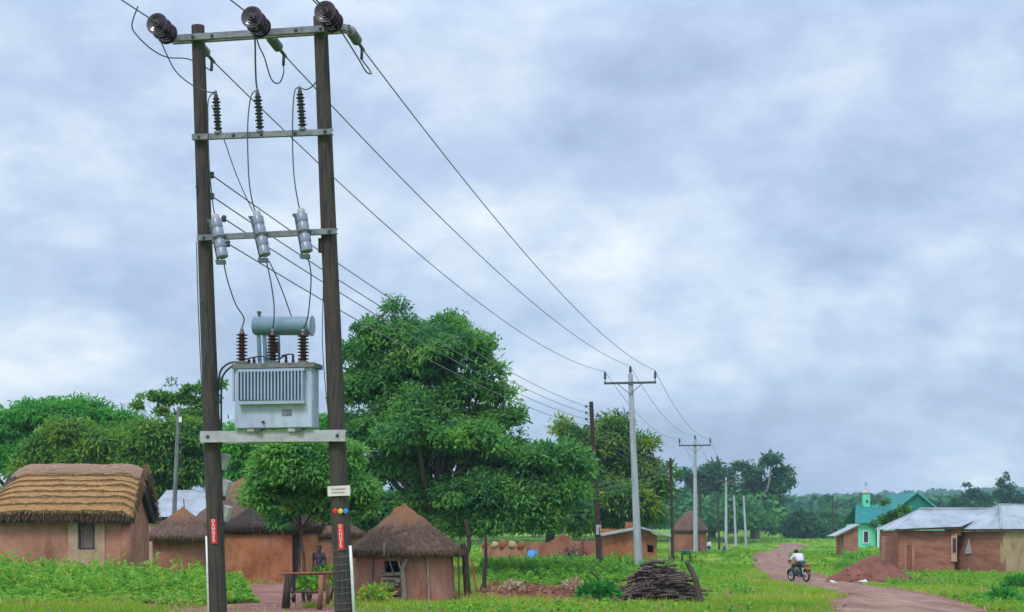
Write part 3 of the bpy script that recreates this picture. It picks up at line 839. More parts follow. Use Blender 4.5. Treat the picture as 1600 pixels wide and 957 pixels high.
# taller hut behind the left pole
Y = 67.0
hut('round_hut', 'tall peaked round hut of grey thatch behind the left transformer pole', (X(378, Y), Y), 1.9, 2.35, G(X(378, Y), Y), Z(818, Y), Z(742, Y), M['mud'], M['thatch_brown'], M['thatch_rust'], sag=.03)
# big orange-brown hut with the slit doorway
Y = 53.6
zg = G(X(425, Y), Y)
rh = hut('round_hut', 'wide orange-brown round hut with narrow dark doorway behind the young tree', (X(424, Y), Y), 1.62, 1.85, zg - .02, Z(823, Y), Z(770, Y), M['mud_orange'], M['thatch_dark'], None, [(.60, .80, .40, 1.92)], thick=.26, sag=.02, tints=(0, .1))
wc = (X(424, Y), Y)
mb = MB()
for u in (.585, .815):
    mb.box((wc[0] + 1.58 * math.sin(u), wc[1] - 1.58 * math.cos(u), zg + .85), (.05, .1, 1.55))
mb.build('door_frame', M['dark_timber'], rh)
MB().box((wc[0] + 1.36 * math.sin(.7), wc[1] - 1.36 * math.cos(.7), zg + .85), (.5, .03, 1.55)).build('door_board', M['shutter_dark'], rh)
# further hut to its right
Y = 58.0
hut('round_hut', 'round mud hut half hidden between the young tree and the right transformer pole', (X(515, Y), Y), 1.15, 1.35, G(X(515, Y), Y), Z(833, Y), Z(790, Y), M['mud'], M['thatch_brown'], sag=.02)
# low pale link wall and zinc roofed house behind
Y = 72.0
zz = thing('zinc_roof_house', (X(300, Y), Y + 2, G(X(300, Y), Y)), 'pale house with shiny flat zinc roof behind the small round hut', 'house')
hx0, hx1 = X(228, Y), X(352, Y); zg = G(X(300, Y), Y)
flat_wall('wall', M['plaster_pale'], zz, (hx0 + .1, Y), (hx1 - .1, Y), zg - .2, Z(812, Y), .22)
flat_wall('wall', M['plaster_pale'], zz, (hx1 - .1, Y), (hx1 - .1, Y + 4), zg - .2, Z(812, Y), .22, z1b=Z(775, Y))
flat_wall('wall', M['plaster_pale'], zz, (hx0 + .1, Y + 4), (hx0 + .1, Y), zg - .2, Z(775, Y), .22, z1b=Z(812, Y))
flat_wall('wall', M['plaster_pale'], zz, (hx1 - .1, Y + 4), (hx0 + .1, Y + 4), zg - .2, Z(775, Y), .22)
sheet_roof(zz, (hx0, Y - .3, Z(808, Y - .3)), (hx1, Y - .3, Z(808, Y - .3)), (hx0, Y + 4.3, Z(766, Y + 4.3)), (hx1, Y + 4.3, Z(766, Y + 4.3)), M['zinc'], pitch=.2)
MB().bar((hx0 + .1, Y - .2, Z(812, Y)), (hx1 - .1, Y - .2, Z(812, Y)), .06, .1).build('eave_beam', M['dark_timber'], zz)

# ================================================================== foreground hut
Y = 42.0
HC = (X(632, Y), Y); hzg = -.14
fh = thing('round_hut', (HC[0], HC[1], hzg), 'small pinkish mud hut with pointed brown thatch and boarded window by the right pole', 'hut')
HR = 1.33
win = (-.335, .0, 1.0, 1.38)
round_wall('wall', M['mud_pink'], fh, HC, HR, hzg - .25, 1.34, .16, [win], jit=.025, n=40, flare=.09)
cone_roof(fh, HC, 1.66, 1.22, 2.60, M['thatch_brown'], cap=M['thatch_rust'], fringe_n=1200, thick=.15, sag=.03, n=56, rings=18, lump=.05, tints=(.08, .36))
def on_wall(a, z, out=.03): return Vector((HC[0] + (HR + out + .09 * (1.36 - (z - hzg)) / 1.36) * math.sin(a), HC[1] - (HR + out + .09 * (1.36 - (z - hzg)) / 1.36) * math.cos(a), z))
# boards and stones piled below the window
bw = [(-.19, .63, .62, .09), (-.15, .50, .58, .075), (-.20, .37, .52, .085), (-.12, .24, .50, .09), (-.17, .11, .44, .08), (-.13, -.02, .5, .08)]
for i, (a, z_, w_, h_) in enumerate(bw):
    p = on_wall(a, z_, .10 + .03 * (i % 2))
    MB().box(p, (w_, .09, h_), (Vector((math.cos(a), math.sin(a), .05 * (-1) ** i)).normalized(), Vector((-math.sin(a), math.cos(a), 0)), Vector((-.05 * (-1) ** i, 0, 1)))).jitter(.015, 4).build('window_board', M['red_timber'] if i == 3 else M['grey_timber'], fh)
mb = MB()
for a, z_, s in ((-.33, .70, .08), (-.31, .30, .10), (-.05, .44, .09), (-.06, .16, .10), (-.30, .05, .12)):
    mb2 = MB(); mb2.lathe([(.01, -s * .5), (s * .8, -s * .35), (s, 0), (s * .7, s * .4), (.01, s * .5)], on_wall(a, z_, .14), n=7); mb2.jitter(.04, 6)
    mb2.build('stone', M['grey_timber'], fh)
# forked prop and wall poles
MB().tube(smooth_path([on_wall(.06, hzg - .1, .22), on_wall(.05, .35, .17), on_wall(.03, .72, .13), on_wall(.10, 1.04, .1)]), [.075] * 6 + [.065] * 6 + [.05] * 7, 8).jitter(.02, 5).build('forked_prop', M['grey_timber'], fh, True)
MB().tube(smooth_path([on_wall(.035, .70, .14), on_wall(-.02, .86, .13), on_wall(-.03, .98, .12)]), .03, 6).build('prop_branch', M['grey_timber'], fh, True)
for a in (-.60, .52):
    MB().tube(smooth_path([on_wall(a, hzg - .1, .05), on_wall(a + .01, .5, .04), on_wall(a - .005, 1.12, .04)]), .032, 6).build('wall_pole', M['grey_timber'], fh, True)
MB().tube([P(600, 848, 40.3), P(600, 869, 40.3)], .03, 6).build('roof_peg', M['plaster_pale'], fh, True)
MB().tube(smooth_path([P(604, 854, 40.35), P(607, 872, 40.3), P(616, 900, 40.2)]), .022, 6).build('leaning_rod', M['dark_steel'], fh, True)

# forked posts carrying the outer eave
def post(name, label, pts, rr, m, cat='post', fork=None, group=None):
    b = Vector(pts[0]); t = thing(name, b, label, cat, group)
    sp = smooth_path(pts, 5); k = len(sp)
    rs = [rr[0] + (rr[1] - rr[0]) * i / (k - 1) for i in range(k)]
    MB().tube(sp, rs, 8).jitter(.02, 3).build('shaft', m, t, True)
    if fork: MB().tube(smooth_path(fork, 5), rr[1] * .8, 7).build('fork', m, t, True)
    return t
post('forked_post', 'thick dark forked post at the right edge of the small hut', [P(733, 945, 41.6), P(729, 905, 41.7), P(727, 868, 41.8), P(722, 850, 41.8)], (.10, .075), M['dark_timber'], fork=[P(727, 872, 41.8), P(733, 850, 41.8), P(728, 812, 41.9)])
post('leaning_post', 'thin pale stick upright in the gap beside the hut wall', [P(718, 946, 41.8), P(717, 905, 41.8), P(716, 868, 41.8)], (.03, .025), M['grey_timber'])
post('branched_post', 'slim dark branching stem standing right of the small hut', [P(757, 940, 46), P(757, 905, 46), P(759, 870, 46), P(759, 836, 46)], (.075, .04), M['dark_timber'], fork=[P(758, 905, 46), P(752, 918, 46), P(744, 940, 45.8)])
post('bent_post', 'bent brown stick leaning between the two dark posts', [P(747, 945, 44), P(742, 905, 44), P(736, 872, 44)], (.04, .03), M['red_timber'])

# ================================================================== rack and child by the right pole
rk = thing('wooden_rack', P(482, 952, 35.5), 'rough wooden rack of red rails left of the right pole', 'rack')
MB().tube([P(446, 951, 35.2), P(448, 925, 35.2), P(452, 898, 35.2)], [.10, .085, .09], 9).jitter(.02, 5).build('leg', M['dark_timber'], rk, True)
MB().tube([P(499, 956, 35.2), P(501, 925, 35.2), P(502, 899, 35.2)], [.07, .065, .07], 9).jitter(.02, 5).build('leg', M['red_timber'], rk, True)
MB().tube([P(512, 945, 36.4), P(512, 925, 36.4), P(511, 899, 36.4)], [.05, .05, .05], 8).jitter(.02, 5).build('leg', M['red_timber'], rk, True)
MB().tube([P(459, 942, 36.4), P(459, 925, 36.4), P(459, 899, 36.4)], [.05, .05, .05], 8).jitter(.02, 5).build('leg', M['dark_timber'], rk, True)
MB().tube([P(436, 897, 35.2), P(480, 896, 35.2), P(528, 895, 35.2)], .026, 7).build('rail', M['red_timber'], rk, True)
MB().tube([P(440, 896.5, 36.3), P(480, 897.5, 36.3), P(524, 896.5, 36.3)], .026, 7).build('rail', M['red_timber'], rk, True)
MB().tube([P(452, 925, 35.2), P(503, 926, 35.2)], .02, 7).build('lower_rail', M['dark_timber'], rk, True)
MB().tube([P(450, 942, 35.2), P(462, 925, 35.3)], .018, 6).build('brace', M['grey_timber'], rk, True)
for i in range(4):
    q = 35.35 + i * .25
    MB().bar(P(445 + 2 * i, 896, q), P(516 - 2 * i, 895.5, q), .16, .02).build('slat', M['red_timber'] if i % 2 else M['grey_timber'], rk)

# ================================================================== shed, huts and walls in the middle distance
Y = 92.0
sx0, sx1, sxp = X(941, Y), X(1027, Y), X(1001, Y); zg = G(X(985, Y), Y)
sh = thing('mud_shed', (X(985, Y), Y + 2, zg), 'orange mud shed with low zinc gable roof behind the concrete pole', 'shed')
ze, zp = Z(836, Y), Z(825, Y)
flat_wall('wall', M['mud_orange'], sh, (sx0 + .15, Y), (sxp, Y), zg - .3, ze - .02, .2, z1b=zp - .05)
flat_wall('wall', M['mud_orange'], sh, (sxp, Y), (sx1, Y + .25), zg - .3, zp - .05, .2, [(.42, .85, .85, 1.35)], z1b=ze - .03)
flat_wall('wall', M['mud_orange'], sh, (sx1, Y + 4), (sx0 + .15, Y + 4), zg - .3, zp - .05, .2)
flat_wall('wall', M['mud_orange'], sh, (sx1, Y + .25), (sx1, Y + 4), zg - .3, ze - .03, .2)
flat_wall('wall', M['mud_orange'], sh, (sx0 + .15, Y + 4), (sx0 + .15, Y), zg - .3, ze - .02, .2)
sheet_roof(sh, (X(937, Y), Y - .4, ze), (X(937, Y), Y + 4.2, ze), (sxp, Y - .4, zp + .03), (sxp, Y + 4.2, zp + .03), M['zinc_dull'], lift=.02)
sheet_roof(sh, (X(1048, Y), Y + 4.2, ze - .05), (X(1048, Y), Y - .4, ze - .05), (sxp, Y + 4.2, zp + .03), (sxp, Y - .4, zp + .03), M['zinc_dull'], lift=.02)
mb = MB(); mb.bar((X(938, Y), Y - .42, ze - .03), (sxp, Y - .42, zp), .04, .12); mb.build('fascia_board', M['zinc_dull'], sh)
mb = MB(); mb.bar((sxp, Y - .42, zp), (X(1047, Y), Y - .42, ze - .08), .04, .12); mb.build('fascia_board', M['zinc_dull'], sh)
MB().tube([(X(1045, Y), Y - .2, zg - .2), (X(1045, Y), Y - .2, ze - .05)], .05, 7).build('veranda_post', M['grey_timber'], sh, True)
MB().box((X(988, Y + 6), Y + 6, Z(826, Y + 6)), (.9, .8, .8)).jitter(.05, 2).build('chimney', M['mud_orange'], sh)

Y = 125.0
hut('round_hut', 'distant round mud hut with domed brown thatch beside the second concrete pole', (X(1078, Y), Y), 1.34, 1.55, G(X(1078, Y), Y) - .1, Z(829, Y), Z(796, Y), M['mud'], M['thatch_brown'], None, bow=.12, sag=0, fringe_n=200)

def low_wall(label, p0, p1, Y0, Y1, top0, top1, m, bits=True):
    a = (X(p0, Y0), Y0); b = (X(p1, Y1), Y1); zg = min(G(*a), G(*b))
    t = thing('mud_wall', ((a[0] + b[0]) / 2, (a[1] + b[1]) / 2, zg), label, 'wall')
    flat_wall('wall_body', m, t, a, b, zg - .2, Z(top0, Y0), .3, jit=.05, z1b=Z(top1, Y1), step=.35)
    if bits:
        for i in range(5):
            s = (i + .5) / 5; x = a[0] + (b[0] - a[0]) * s; y = a[1] + (b[1] - a[1]) * s + .12
            z_ = Z(top0 + (top1 - top0) * s, (Y0 + Y1) / 2)
            mbb = MB(); mbb.lathe([(.02, -.1), (.20, -.05), (.24, .1), (.16, .25), (.02, .33)], (x, y, z_ - .06), n=9).jitter(.16, 4)
            mbb.build('clay_lump', M['beige'] if i % 2 else M['mud_orange'], t, True)
low_wall('low pink mud wall with clay lumps on top right of the dark stem', 752, 822, 88, 87, 853, 854, M['mud_pink'])
low_wall('broken mud wall with a raised hump behind the dark brush heap', 822, 908, 97, 95, 848, 846, M['mud'], False)
low_wall('short mud wall joining the shed behind the wooden pole', 905, 945, 96, 95, 846, 845, M['mud'], False)
# gabled mud wall hump
Y = 96.5
t = thing('mud_gable', (X(882, Y), Y, G(X(882, Y), Y)), 'ruined pointed mud gable rising behind the low wall', 'wall')
zg = G(X(882, Y), Y)
flat_wall('wall_body', M['mud'], t, (X(860, Y), Y), (X(881, Y), Y), zg - .2, Z(846, Y), .3, jit=.05, z1b=Z(834, Y))
flat_wall('wall_body', M['mud'], t, (X(881, Y), Y), (X(900, Y), Y), zg - .2, Z(834, Y), .3, jit=.05, z1b=Z(848, Y))
# blue drum draped
Y = 85.0
t = thing('blue_barrel', (X(832, Y), Y, G(X(832, Y), Y)), 'bright blue plastic barrel in the grass by the mud walls', 'barrel')
zb = G(X(832, Y), Y)
MB().lathe([(.24, 0), (.28, .05), (.29, .3), (.30, .32), (.29, .34), (.29, .6), (.30, .62), (.29, .64), (.27, .88), (.22, .93)], (X(832, Y), Y, zb), n=18).build('body', M['tarp_blue'], t, True, auto=40)
MB().lathe([(.23, .93), (.23, .97), (.02, .98)], (X(832, Y), Y, zb), n=18).build('lid', M['tarp_blue'], t, True, auto=40)

# table with pots, basin
Y = 84.0
t = thing('small_table', (X(1031, Y), Y, G(X(1031, Y), Y)), 'small plank table in front of the shed beside the thin wooden pole', 'table')
zg = G(X(1031, Y), Y); zt = zg + .75
for i in range(3): MB().box((X(1031, Y), Y - .2 + .21 * i, zt), (.85, .19, .04)).build('plank', M['grey_timber'], t)
for dx in (-.36, .36):
    for dy in (-.22, .22): MB().box((X(1031, Y) + dx, Y + dy, zg + .32), (.06, .06, .8)).build('leg', M['grey_timber'], t)
Y = 116.0
BZ = G(X(1072, Y), Y) + .70
tb = thing('enamel_basin', (X(1072, Y), Y, BZ), 'teal enamel basin on a stool before the domed hut', 'basin')
MB().lathe([(.28, 0), (.42, .18), (.47, .22), (.44, .22), (.40, .18), (.26, .03)], tb.location, n=20).build('bowl', M['basin_teal'], tb, True, auto=50)
MB().torus(tb.location + Vector((0, 0, .22)), (0, 0, 1), .46, .018, 20, 6).build('rim', M['basin_teal'], tb, True)
st = thing('stool', (X(1072, Y), Y, G(X(1072, Y), Y)), 'low wooden stool under the teal basin', 'stool')
zs = BZ; zg = G(X(1072, Y), Y)
MB().box((X(1072, Y), Y, zs - .03), (.7, .5, .055)).build('seat', M['dark_timber'], st)
for dx in (-.3, .3):
    for dy in (-.2, .2): MB().box((X(1072, Y) + dx, Y + dy, (zs - .06 + zg - .1) / 2), (.06, .06, zs - .06 - zg + .1)).build('leg', M['dark_timber'], st)

# ================================================================== brick houses on the right
Y = 85.0
zg = -.30
ha = thing('brick_house', (X(1445, Y), Y + 2, zg), 'long red mud house with grey zinc roof behind the earth heap', 'house')
ax0, ax1 = X(1402, Y), X(1492, Y)
M['brick'] = mat('red_mud_brick', [(.235, .092, .062), (.33, .14, .098), (.40, .19, .14)], 1.1, .95, .6, (1, 1, 2.5), bscale=6, bdist=.05)
def row_bricks(m):
    """courses of mud brick: fine relief and joint lines, too far off to build one by one"""
    nt = m.node_tree; n, l = nt.nodes, nt.links
    t = n.new('ShaderNodeTexCoord'); sp = n.new('ShaderNodeSeparateXYZ'); l.new(t.outputs['Object'], sp.inputs[0])
    cb = n.new('ShaderNodeCombineXYZ'); ad = n.new('ShaderNodeMath'); l.new(sp.outputs[0], ad.inputs[0]); l.new(sp.outputs[1], ad.inputs[1])
    l.new(ad.outputs[0], cb.inputs[0]); l.new(sp.outputs[2], cb.inputs[1])
    b = n.new('ShaderNodeTexBrick'); b.inputs['Scale'].default_value = 1.0
    b.inputs['Brick Width'].default_value = .45; b.inputs['Row Height'].default_value = .2; b.inputs['Mortar Size'].default_value = .015
    b.inputs['Color1'].default_value = (.85, .85, .85, 1); b.inputs['Color2'].default_value = (1.1, 1.1, 1.1, 1); b.inputs['Mortar'].default_value = (.6, .55, .5, 1)
    l.new(cb.outputs[0], b.inputs['Vector'])
    bs = n['Principled BSDF']; src = bs.inputs['Base Color'].links[0].from_socket
    mx = n.new('ShaderNodeMix'); mx.data_type = 'RGBA'; mx.blend_type = 'MULTIPLY'; mx.inputs[0].default_value = .35
    l.new(src, mx.inputs[6]); l.new(b.outputs[0], mx.inputs[7]); l.new(mx.outputs[2], bs.inputs['Base Color'])
row_bricks(M['brick'])
zea = Z(829, Y)
da = (X(1417, Y) - ax0, X(1424, Y) - ax0, .25, 1.75)
flat_wall('wall', M['brick'], ha, (ax0, Y), (ax1, Y), zg - .3, zea, .2, [da], .02)
flat_wall('wall', M['brick'], ha, (ax0, Y + 4), (ax0, Y), zg - .3, zea, .2)
flat_wall('wall', M['brick'], ha, (ax1, Y), (ax1, Y + 4), zg - .3, zea, .2)
flat_wall('wall', M['brick'], ha, (ax1, Y + 4), (ax0, Y + 4), zg - .3, zea, .2)
MB().box((ax0 + (da[0] + da[1]) / 2, Y + .08, zg + .7), (da[1] - da[0] - .02, .04, 1.5)).build('door', M['mud'], ha)
mb = MB()
for dx in (da[0] - .09, da[1] + .09): mb.box((ax0 + dx, Y - .02, zg + .7), (.16, .05, 1.75))
mb.build('door_frame', M['mud_pink'], ha)
# pale plastered jamb at the joint of the two houses
MB().box((X(1490, Y) - .0, Y - .06, Z(856, Y)), (.30, .10, 1.55)).jitter(.05, 3).build('plaster_jamb', M['plaster_pale'], ha)
MB().box((X(1490, Y), Y - .13, Z(852, Y)), (.16, .05, .75)).jitter(.03, 3).build('narrow_window', M['shutter_dark'], ha)
MB().box((X(1493, Y), Y - .05, Z(832, Y)), (.55, .14, .36)).jitter(.03, 3).build('lintel', M['mud_orange'], ha)
zr = Z(796, Y + 2)
E0, E1 = Vector((X(1396, Y), Y - .4, Z(827, Y - .4))), Vector((X(1500, Y), Y - .4, Z(823, Y - .4)))
Rr0, Rr1 = Vector((X(1436, Y + 2), Y + 2, zr)), Vector((X(1560, Y + 2), Y + 2, zr))
Bk0, Bk1 = Vector((X(1396, Y), Y + 4.4, E0.z)), Vector((X(1500, Y) + 1, Y + 4.4, E0.z))
sheet_roof(ha, E0, E1, Rr0, Rr1, M['zinc'])
sheet_roof(ha, Bk0, E0, Rr0, Rr0, M['zinc'])
sheet_roof(ha, Bk1, Bk0, Rr1, Rr0, M['zinc'])
MB().bar(E0 + Vector((0, .05, -.06)), E1 + Vector((0, .05, -.06)), .05, .1).build('eave_board', M['shutter_dark'], ha)
MB().tube([Rr0 + Vector((0, 0, .03)), Rr1 + Vector((0, 0, .03))], .06, 8).build('ridge_cap', M['zinc'], ha, True)
# low yard wall at the left end
t = thing('yard_wall', (X(1391, 84), 84, zg), 'low red mud yard wall at the left end of the long house', 'wall')
flat_wall('wall_body', M['brick'], t, (X(1383, 83.5), 83.5), (X(1402, 84.8), 84.8), zg - .3, Z(838, 84), .2, jit=.03)

hb = thing('brick_house', (27.5, 86, zg), 'red mud house with triangular wall vent and beige plastered side at the right edge', 'house')
c0 = Vector((X(1487, 86.2), 86.2, 0)); c1 = Vector((X(1567, 82.4), 82.4, 0)); c2 = Vector((X(1700, 84.8), 84.8, 0)); c3 = c0 + (c2 - c1)
zeb = Z(831, 84)
L01 = (c1 - c0).length
flat_wall('wall', M['brick'], hb, c0, c1, zg - .3, zeb, .2, (), .02)
flat_wall('wall', M['beige'], hb, c1, c2, zg - .3, zeb, .2, (), .02)
flat_wall('wall', M['brick'], hb, c2, c3, zg - .3, zeb, .2, (), .02)
flat_wall('wall', M['brick'], hb, c3, c0, zg - .3, zeb, .2, (), .02)
# triangular vent, pale painted
d01 = (c1 - c0).normalized(); n01 = Vector((d01.y, -d01.x, 0))
vc = c0.lerp(c1, .34) + n01 * .03
mb = MB()
tri = [(-.24, Z(866, 84.8)), (.30, Z(865, 84.8)), (.10, Z(842, 84.8))]
mb.add([vc + d01 * u + Vector((0, 0, z_)) + n01 * w for w in (0, .05) for u, z_ in tri], [(0, 2, 1), (3, 4, 5), (0, 1, 4, 3), (1, 2, 5, 4), (2, 0, 3, 5)])
mb.build('vent_panel', M['pale_steel'], hb)
cen = (c0 + c2) / 2
def ov(c, k=1.10): q = cen + (c - cen) * k; return Vector((q.x, q.y, Z(827, 84.2)))
e0, e1, e2, e3 = ov(c0), ov(c1), ov(c2), ov(c3)
rA = Vector((X(1562, 86.2), 86.2, Z(789, 86.2))); rB = rA + (e2 - e1) * .45
sheet_roof(hb, e0, e1, rA, rA, M['zinc']); sheet_roof(hb, e1, e2, rA, rB, M['zinc_dull']); sheet_roof(hb, e2, e3, rB, rB, M['zinc']); sheet_roof(hb, e3, e0, rB, rA, M['zinc'])
for a, b in ((e0, rA), (e1, rA), (rA, rB)): MB().tube([a + Vector((0, 0, .02)), b + Vector((0, 0, .02))], .05, 6).build('ridge_cap', M['zinc'], hb, True)
for a, b in ((e0, e1), (e1, e2)): MB().bar(a - Vector((0, -.05, .07)), b - Vector((0, -.05, .07)), .05, .1).build('eave_board', M['shutter_dark'], hb)

# ================================================================== church
Y = 195.0
zg = .35
ch = thing('church', (X(1400, Y), Y, zg), 'mint green church with teal roof and little bell tower behind the red houses', 'church')
wz = Z(819, Y)
wx0, wx1 = X(1341, Y), X(1370, Y)
gx0, gx1, gxa = X(1369, Y), X(1492, Y), X(1432, Y)
# side wing
for k, (p, q) in enumerate((((wx0, Y + 1), (wx1 + 1, Y + 1)), ((wx0, Y + 7), (wx0, Y + 1)))):
    L = math.hypot(q[0] - p[0], q[1] - p[1])
    ops = [(L * .28, L * .28 + .55, .9, 2.3)] if k == 0 else [(1.2, 1.8, .9, 2.3), (3.6, 4.2, .9, 2.3)]
    flat_wall('wall', M['mint'], ch, p, q, zg - .3, wz, .2, ops, 0, step=1.0)
def chwin(x, y, z0, z1, w):
    t_ = MB()
    for sx in (-1, 1): t_.box((x + sx * (w / 2 + .06), y - .03, (z0 + z1) / 2), (.12, .08, z1 - z0 + .2))
    t_.box((x, y - .03, z1 + .06), (w, .08, .12)); t_.box((x, y - .05, z0 - .06), (w + .24, .14, .12))
    fr = t_.build('window_frame', M['white'], ch)
    MB().box((x, y + .1, (z0 + z1) / 2), (w, .03, z1 - z0)).build('pane', M['cloth_dark'], fr)
chwin(wx0 + (wx1 + 1 - wx0) * .28 + .275, Y + 1, zg + .6, zg + 2.0, .55)
sheet_roof(ch, (X(1337, Y), Y + .4, Z(818, Y)), (gxa - 1, Y + .4, Z(818, Y)), (X(1337, Y + 4), Y + 4, Z(789, Y + 4)), (gxa - 1, Y + 4, Z(789, Y + 4)), M['teal_roof'], sheet=1.0, pitch=.25)
sheet_roof(ch, (gxa - 1, Y + 7.6, Z(818, Y)), (X(1337, Y), Y + 7.6, Z(818, Y)), (gxa - 1, Y + 4, Z(789, Y + 4)), (X(1337, Y + 4), Y + 4, Z(789, Y + 4)), M['teal_roof'], sheet=1.0, pitch=.25)
# nave with its gable to the road
zap = Z(769, Y)
ops = [(1.0, 1.5, .9, 2.4), (2.7, 3.2, .9, 2.4), (5.6, 6.1, .9, 2.4)]
flat_wall('wall', M['mint'], ch, (gx0, Y), (gx1, Y), zg - .3, wz, .25, ops, 0, step=1.0)
flat_wall('wall', M['mint'], ch, (gx1, Y), (gx1, Y + 14), zg - .3, wz, .25, (), 0, step=2)
flat_wall('wall', M['mint'], ch, (gx0, Y + 14), (gx0, Y), zg - .3, wz, .25, (), 0, step=2)
for o in ops: chwin(gx0 + (o[0] + o[1]) / 2, Y, zg + .6, zg + 2.1, .5)
for x in (gx0 + .2, gx0 + 2.1, gx0 + 4.0, gx0 + 5.0): MB().box((x, Y - .06, (zg + wz) / 2 - .1), (.22, .12, wz - zg + .1)).build('pilaster', M['white'], ch)
mb = MB(); mb.add([(gx0, Y + .02, wz), (gx1, Y + .02, wz), (gxa, Y + .02, zap - .1), (gx0, Y + .2, wz), (gx1, Y + .2, wz), (gxa, Y + .2, zap - .1)], [(0, 1, 2), (3, 5, 4), (0, 3, 4, 1), (1, 4, 5, 2), (2, 5, 3, 0)])
mb.build('gable', M['teal_roof'], ch)
ex0, ex1 = X(1363, Y), X(1498, Y)
sheet_roof(ch, (ex0, Y + 14.4, wz - .25), (ex0, Y - .35, wz - .25), (gxa, Y + 14.4, zap), (gxa, Y - .35, zap), M['teal_roof'], sheet=1.0, pitch=.25, lift=.02)
sheet_roof(ch, (ex1, Y - .35, wz - .25), (ex1, Y + 14.4, wz - .25), (gxa, Y - .35, zap), (gxa, Y + 14.4, zap), M['teal_roof'], sheet=1.0, pitch=.25, lift=.02)
M['teal_trim'] = flat_mat('pale_teal_trim', (.05, .33, .34), .5)
for x in (ex0, ex1): MB().bar((x, Y - .40, wz - .3), (gxa, Y - .40, zap - .03), .05, .2).build('barge_board', M['teal_trim'], ch)
# tower
tx = X(1353, Y + 4); ty = Y + 4
zt0, zt1 = Z(800, ty), Z(771, ty)
tw = MB().box((tx, ty, (zt0 + zt1) / 2), (.86, .86, zt1 - zt0)).build('tower', M['mint'], ch)
mb = MB(); mb.box((tx + .05, ty - .45, zt0 + (zt1 - zt0) * .55), (.22, .05, .4)); mb.build('louvre', M['cloth_dark'], tw)
MB().box((tx, ty, zt1 + .05), (1.1, 1.1, .1)).build('cornice', M['pinkish'], tw)
MB().lathe([(.60, .1), (.36, .38), (.16, .62), (.05, .85)], (tx, ty, zt1), n=4).build('spire', M['pinkish'], tw)
mb = MB(); mb.box((tx, ty, zt1 + 1.1), (.07, .07, .7)); mb.build('cross_upright', M['dark_steel'], tw)
MB().box((tx, ty, zt1 + 1.22), (.36, .06, .07)).build('cross_arm', M['dark_steel'], tw)

# lean-to shed by the church
Y = 150.0
lx0, lx1 = X(1318, Y), X(1341, Y); zg = G(X(1328, Y), Y)
t = thing('lean_to_shed', (X(1326, Y), Y, zg), 'small red shed with sloping grey roof left of the green church', 'shed')
flat_wall('wall', M['brick'], t, (lx0, Y), (lx1, Y), zg - .2, Z(832, Y), .2, z1b=Z(822, Y))
flat_wall('wall', M['brick'], t, (lx1, Y), (lx1, Y + 3), zg - .2, Z(822, Y), .2)
flat_wall('wall', M['brick'], t, (lx0, Y + 3), (lx0, Y), zg - .2, Z(832, Y), .2)
sheet_roof(t, (X(1303, Y), Y + 3.3, Z(838, Y)), (X(1303, Y), Y - .4, Z(838, Y)), (X(1343, Y), Y + 3.3, Z(819, Y)), (X(1343, Y), Y - .4, Z(819, Y)), M['zinc_dull'])
MB().tube([(X(1307, Y), Y, zg - .2), (X(1307, Y), Y, Z(838, Y))], .08, 7).build('post', M['red_timber'], t, True)
MB().bar((X(1303, Y), Y - .3, Z(839, Y)), (X(1343, Y), Y - .3, Z(820, Y)), .08, .12).build('rafter', M['grey_timber'], t)

# ================================================================== heap of red earth
hx, hy = 17.5, 75.2
n, mrings = 56, 22
vv, ff = [], []
for i in range(mrings + 1):
    t_ = i / mrings
    for k in range(n):
        a = 2 * math.pi * k / n
        rx, ry = 2.35 * (1 + .10 * mnoise.noise(Vector((math.cos(a) * 1.4, math.sin(a) * 1.4, 2)))), 1.8
        x = hx + math.cos(a) * rx * t_ + .25 * (1 - t_); y = hy + math.sin(a) * ry * t_
        h = 1.34 * (1 - (math.sqrt(t_ * t_ + .012) - .11) * 1.1) * (1 - t_ * .08 * math.sin(a * 3 + 1))
        h += .10 * mnoise.noise(Vector((x * 1.6, y * 1.6, 1))) + .05 * mnoise.noise(Vector((x * 7, y * 7, 1)))
        vv.append((x, y, G(x, y) - .06 + max(h, -.02)))
for i in range(mrings):
    for k in range(n): ff.append((i * n + k, i * n + (k + 1) % n, (i + 1) * n + (k + 1) % n, (i + 1) * n + k))
hp = MB().add(vv, [f[::-1] for f in ff]).build('earth_heap', M['heap'], None, True, origin=(hx, hy, G(hx, hy)))
tag(hp, 'conical heap of red earth beside the dirt road', 'heap')
cl_ = MB().lathe([(.01, -.5), (.8, -.3), (1, .1), (.6, .5), (.01, .6)], (0, 0, 0), n=7).jitter(.35, 1.3).build('clod', M['heap'], None)
cl_me = cl_.data; bpy.data.objects.remove(cl_)
for k in range(46):
    a_, q_ = random.uniform(math.pi, 2 * math.pi), random.uniform(.55, 1.25)
    x, y = hx + math.cos(a_) * 2.3 * q_, hy + math.sin(a_) * 1.8 * q_
    o = bpy.data.objects.new('clod', cl_me); scene.collection.objects.link(o); o.parent = hp
    zz_ = G(x, y) + max(.02, 1.30 * (1 - q_ * 1.03)); sc_ = random.uniform(.025, .08)
    o.location = (x - hx, y - hy, zz_ - G(hx, hy)); o.scale = (sc_, sc_, sc_ * .8); o.rotation_euler = (random.random() * 3, random.random() * 3, random.random() * 3)
def scrap(label, px, py, Y, s):
    x = X(px, Y); z_ = max(G(x, Y), Z(py, Y) - .05)
    mb = MB(); mb.lathe([(.02, -.03), (s, -.01), (s * 1.2, .03), (s * .8, .07), (s * .3, .10), (.02, .09)], (x, Y, Z(py, Y)), n=14).jitter(.11, 7)
    tag(mb.build('plastic_bag', M['litter_white'], None, True, origin=(x, Y, Z(py, Y))), label, 'bag', 'plastic bags dropped by the heap')
scrap('crumpled white plastic bag at the left foot of the earth heap', 1300, 911, 71.5, .16)
